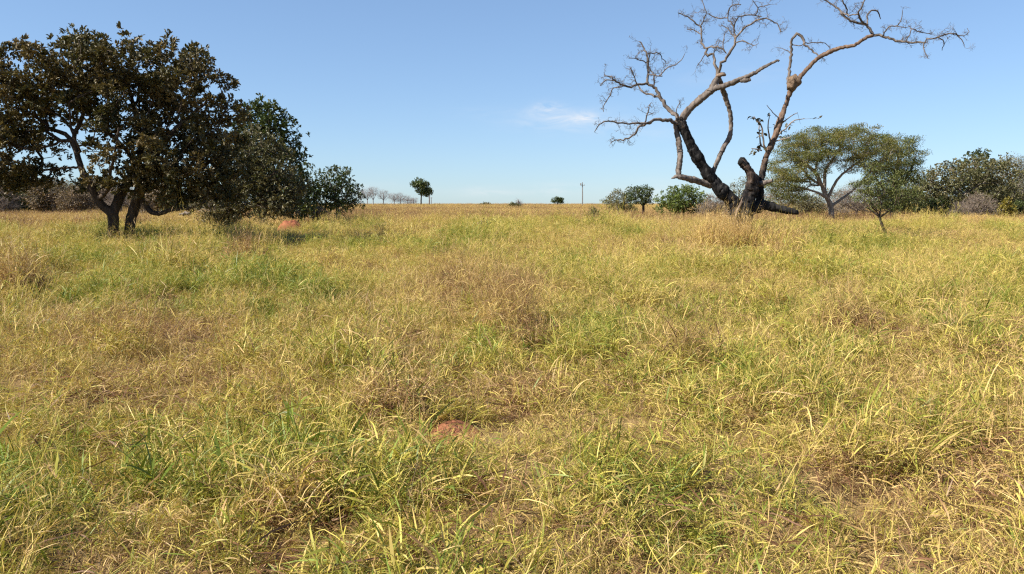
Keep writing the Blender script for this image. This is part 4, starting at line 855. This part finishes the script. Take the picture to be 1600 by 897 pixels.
# the wooded slope behind the dark tree: a few shapes, repeated
def woodland():
    WG = 'scrubby trees of the wooded slope behind the dark tree'; WL = 'scrubby grey brown tree in the wooded slope behind the large dark tree'
    kinds = []
    for i, (mat, bk, tw) in enumerate(((LEAF_GREY, BARK_GREY, 4), (LEAF_BROWN, TWIG_GREY, 8), (None, TWIG_GREY, 18), (LEAF_GREEN, BARK_GREY, 0), (LEAF_BROWN, BARK_GREY, 6))):
        kinds.append(tree('scrub_tree', WL, 'tree', 120, [[(30+22*i, 335, 4), (30+22*i, 320, 3.2), (29+22*i, 306, 2)], [(30+22*i, 322, 2.4), (36+22*i, 308, 1.5, .5)], [(30+22*i, 322, 2.4), (23+22*i, 311, 1.5, -.5)]],
                     [(30+22*i, 306, 20, 15), (22+22*i, 314, 15, 12), (39+22*i, 313, 15, 12), (30+22*i, 322, 22, 8)], 90+i, mat, bk, 70, (.85, 42), .26, .45, 0, WG, .02, .1, .3, .8, .3, None, 4, .35, None, tw))
    rng = random.Random(5)
    spots = []
    for k in range(58):
        px = -60 + 400*rng.random() if k > 6 else 130*rng.random(); Y = 95+75*rng.random()
        spots.append((px, Y))
    for k, (px, Y) in enumerate(spots):
        src = kinds[(k*3+rng.randrange(2)) % 5]
        c = src if k < 0 else copy_tree(src)
        p = P(px, 325, Y); c.location = (p[0], Y, gz(p[0], Y)-.1)
        s = rng.uniform(.95, 1.75)*(.8+.3*(Y-95)/75)*(1 if px < 60 else .8 if px < 200 else .72); c.scale = (s*rng.uniform(.9, 1.3), s, s*rng.uniform(.85, 1.1)); c.rotation_euler.z = rng.uniform(0, 6.28)
woodland()

# --- utility pole, mound, pale limb end, bare earth
def pole():
    b = P(910, 322, 250); z0 = gz(b[0], 250)
    root = thing('utility_pole', 'thin grey utility pole with short crossarm on the skyline', 'pole', (b[0], 250, z0))
    m = bark_material('weathered_pole', (.13, .125, .12), (.24, .23, .22), 4, .2); top = P(910, 285, 250)
    g = Geo(); tube(g, ((b[0], 250, z0-.5), (b[0], 250, (z0+top[2])/2), tuple(top)), (.19, .165, .13), 10); g.obj('post', m, root, True)
    g = Geo(); c = P(910, 289.5, 250); tube(g, (c+(-.75, -.16, .02), c+(.75, -.16, -.02)), (.07, .07), 6); ca = g.obj('crossarm', m, root)
    for dx in (-.62, .62):
        g = Geo(); tube(g, (c+(dx, -.16, .06), c+(dx, -.16, .2), c+(dx, -.16, .28)), (.05, .07, .03), 8); g.obj('insulator', m, root, True).parent = ca
    g = Geo(); c2 = P(909, 287, 250); tube(g, (c2+(-.35, -.2, -.5), c2+(-.35, -.2, .1)), (.2, .2), 10); g.obj('transformer', m, root, True)
pole()
def far_post():
    for px in (671.5, 674):
        p = P(px, 322, 300); z0 = gz(p[0], 300); root = tag(None or bpy.data.objects.new('power_post', None), 'pale thin post beside the thin skyline tree' , 'post', 'thin posts beside the skyline tree')
        COL.objects.link(root); root.location = (p[0], 300, z0); t = P(px, 303 if px < 672 else 308, 300); g = Geo()
        tube(g, ((p[0], 300, z0-.3), (p[0], 300, t[2])), (.15, .11), 8); g.obj('shaft', TWIG_FAR, root, True)
        g = Geo(); tube(g, ((p[0]-.6, 300-.15, t[2]-.3), (p[0]+.6, 300-.15, t[2]-.3)), (.05, .05), 6); g.obj('crossarm', TWIG_FAR, root)
far_post()
RED_SOIL = soil_material('red_earth', (.18, .062, .034), (.31, .115, .062), 5, .9)
def lump(name, label, cat, c, rad, seed, mat, nu=36, nv=14):
    rng = np.random.default_rng(seed); th = np.arange(nu)*2*math.pi/nu; r = np.linspace(0.001, 1.15, nv)
    x = r[:, None]*np.cos(th)*rad[0]; y = r[:, None]*np.sin(th)*rad[1]
    q = fbm(x+c[0]*3, y+c[1]*3, max(rad[0]*.5, .1), seed, 3)
    prof = np.clip(1-(r/1.0)**2.6, -.25, 1)[:, None]
    z = prof*rad[2]*(.72+.5*q)*(1-.25*x/rad[0])+(fbm(x, y, rad[0]*.16, seed+3, 3)-.5)*rad[2]*.26
    g = Geo(); v = np.stack((x, y, z), -1)
    i = np.arange(nv-1)[:, None]*nu; j = np.arange(nu)[None]; k = (j+1) % nu
    g.add(v.reshape(-1, 3)+np.asarray(c), np.stack((i+j, i+nu+j, i+nu+k, i+k), -1).reshape(-1, 4))
    return tag(g.obj(name, mat, None, True, tuple(c)), label, cat)
m_ = P(457, 345, 43); lump('earth_mound', 'low red earth mound in the grass before the left clump of trees', 'mound', (m_[0], 43, gz(m_[0], 43)-.02), (.95, .8, .93*(P(457, 341, 43)[2]-gz(m_[0], 43))), 3, RED_SOIL); CLEAR.append((m_[0], 43, .35))
h_ = ground_hit(712, 655, .12); lump('earth_clod', 'small lump of bare red earth exposed among the foreground grass', 'clod', (h_[0], h_[1], gz(*h_)), (.2, .28, .085), 8, soil_material('dusty_red_earth', (.17, .07, .038), (.35, .15, .08), 14, 1)); CLEAR.append((h_[0], h_[1], .2)); CLEAR.append((h_[0]+.0, h_[1]-.3, .17))
def pale_limb_end():
    rng = np.random.default_rng(4); a = P(278, 338, 38); p, r = px_limb(38, [(281, 335, 3), (287, 334, 5, -.1), (293, 333, 5.5, -.2), (299, 334, 4, -.3)], .12, .02, rng)
    g = Geo(); tube(g, p, r, 9, .15, rng)  # pale wood colour stands for sun on the end of a drooping limb
    tag(g.obj('pale_limb_end', BARK_PALE, None, True, tuple(p[0])), 'short pale piece standing for a sunlit limb end under the dark tree', 'limb end')
pale_limb_end()

# --- tussocks that stand out from the pasture
def tussock(label, px, py, rpx, seed, kinds, n, hs, dry=0., z=.15):
    rng = np.random.default_rng(seed); c = ground_hit(px, py, z); R_ = rpx*c[1]/F; z0 = gz(*c); w = max(1, c[1]/11)
    g = Geo()
    for k in range(n):
        a = rng.uniform(0, 6.283); r = R_*math.sqrt(rng.uniform())*.8; off = (r*math.cos(a), r*math.sin(a), 0); kd = kinds[rng.integers(len(kinds))]; hk = hs*rng.uniform(.75, 1.2)*(1.1-.4*(r/R_)**2)
        if kd == 's': stalks(g, rng, .2, 9, .8*hk, w, dry, off, .24, 6)
        elif kd == 'd': tuft(g, rng, .2, 12, .42*hk, 6, .24*hk, .0085, .33+dry, 4, .42, .14, 1.5, w, off)
        else: tuft(g, rng, .2, 12, .45*hk, 6, .26*hk, .011, -.05+dry, 4, .35, .18, .9, w, off)
    o = g.obj('grass_tussock', TUSSOCK, None, False, (0, 0, 0)); o.location = (c[0], c[1], z0)
    return tag(o, label, 'tussock')
tussock('large tall olive tussock with thin stalks, in front of the dark tree', 268, 432, 46, 301, 'gsglg', 80, 1.75, -.02)
tussock('rounded rusty brown tussock right of the tall olive one', 382, 412, 34, 302, 'dds', 63, 1.45, .1)
tussock('rusty dry tussock at the left edge of the field', 22, 458, 40, 303, 'dds', 58, 1.67, .08)
tussock('tall straw coloured tussock around the burnt tree base', 1130, 386, 60, 304, 'ssds', 190, 2.0, -.06)
tussock('straw tussock close behind and right of the burnt trunk', 1222, 388, 44, 305, 'sds', 80, 1.5, -.06)
tussock('grey brown stalky tussock in the middle of the field', 790, 500, 40, 306, 'ssd', 46, 1.45, .06)
tussock('deep green tussock left of the field centre', 520, 562, 36, 307, 'ggl', 20, 1.02, -.08)
tussock('deep green tussock right of the stalky brown one', 912, 545, 34, 308, 'ggl', 20, 1.0, -.08)
tussock('olive green tussock in the golden grass, nearest the small crooked tree', 1200, 470, 30, 309, 'ggd', 30, 1.1, .05)
tussock('green tussock right of the rusty brown one', 468, 428, 30, 310, 'ggl', 28, 1.05, -.05)
tussock('rusty dead tussock browned for shade in the hollow left of the bare red earth lump', 622, 628, 34, 321, 'ddd', 12, 1.0, .14)  # this and the next four brown clumps put tussock shadows into leaf colour
tussock('rusty dead tussock browned for shade below the stalky brown one, before its dark hollow', 832, 528, 28, 322, 'dds', 14, 1.1, .16)
tussock('rusty dead tussock browned for shade in the hollow right of the bare red earth lump', 845, 604, 34, 323, 'ddl', 12, 1.0, .12)
tussock('rusty tussock browned for shade in the left foreground', 470, 760, 44, 324, 'ddl', 12, 1.1, .12)
tussock('small brown tussock darkened for shade amid yellow green grass, right of the field centre', 1083, 556, 22, 325, 'dds', 12, 1.15, .16)
tussock('straw tussock with drooping leaves and shaded heart in the right foreground', 1350, 700, 50, 326, 'dll', 13, .85, .05)
tussock('sparse clump of tall pale flowering stalks before the twin trunked tree', 300, 404, 30, 311, 's', 9, 2.1, -.2)
tussock('sparse clump of tall pale flowering stalks between the rusty tussock and the red mound', 425, 392, 28, 312, 's', 8, 2.1, -.2)
tussock('pale straw tussock with long leaning stalks near the skyline tree row', 620, 372, 30, 313, 'ssd', 26, 1.5, -.18)
tussock('olive tussock with a dark brown heart, between the burnt tree and the field centre', 1000, 470, 30, 331, 'gdl', 22, 1.1, .06)
tussock('brown and olive tussock below the straw one right of the burnt trunk', 1200, 408, 32, 332, 'dsg', 26, 1.2, .1)
tussock('dull brown tussock amid golden grass, midway to the right edge', 1322, 508, 30, 333, 'dds', 18, 1.1, .1)
tussock('yellow green tussock at the right, in front of the small crooked tree', 1400, 492, 44, 334, 'ggl', 24, 1.1, -.03)
build_grass()
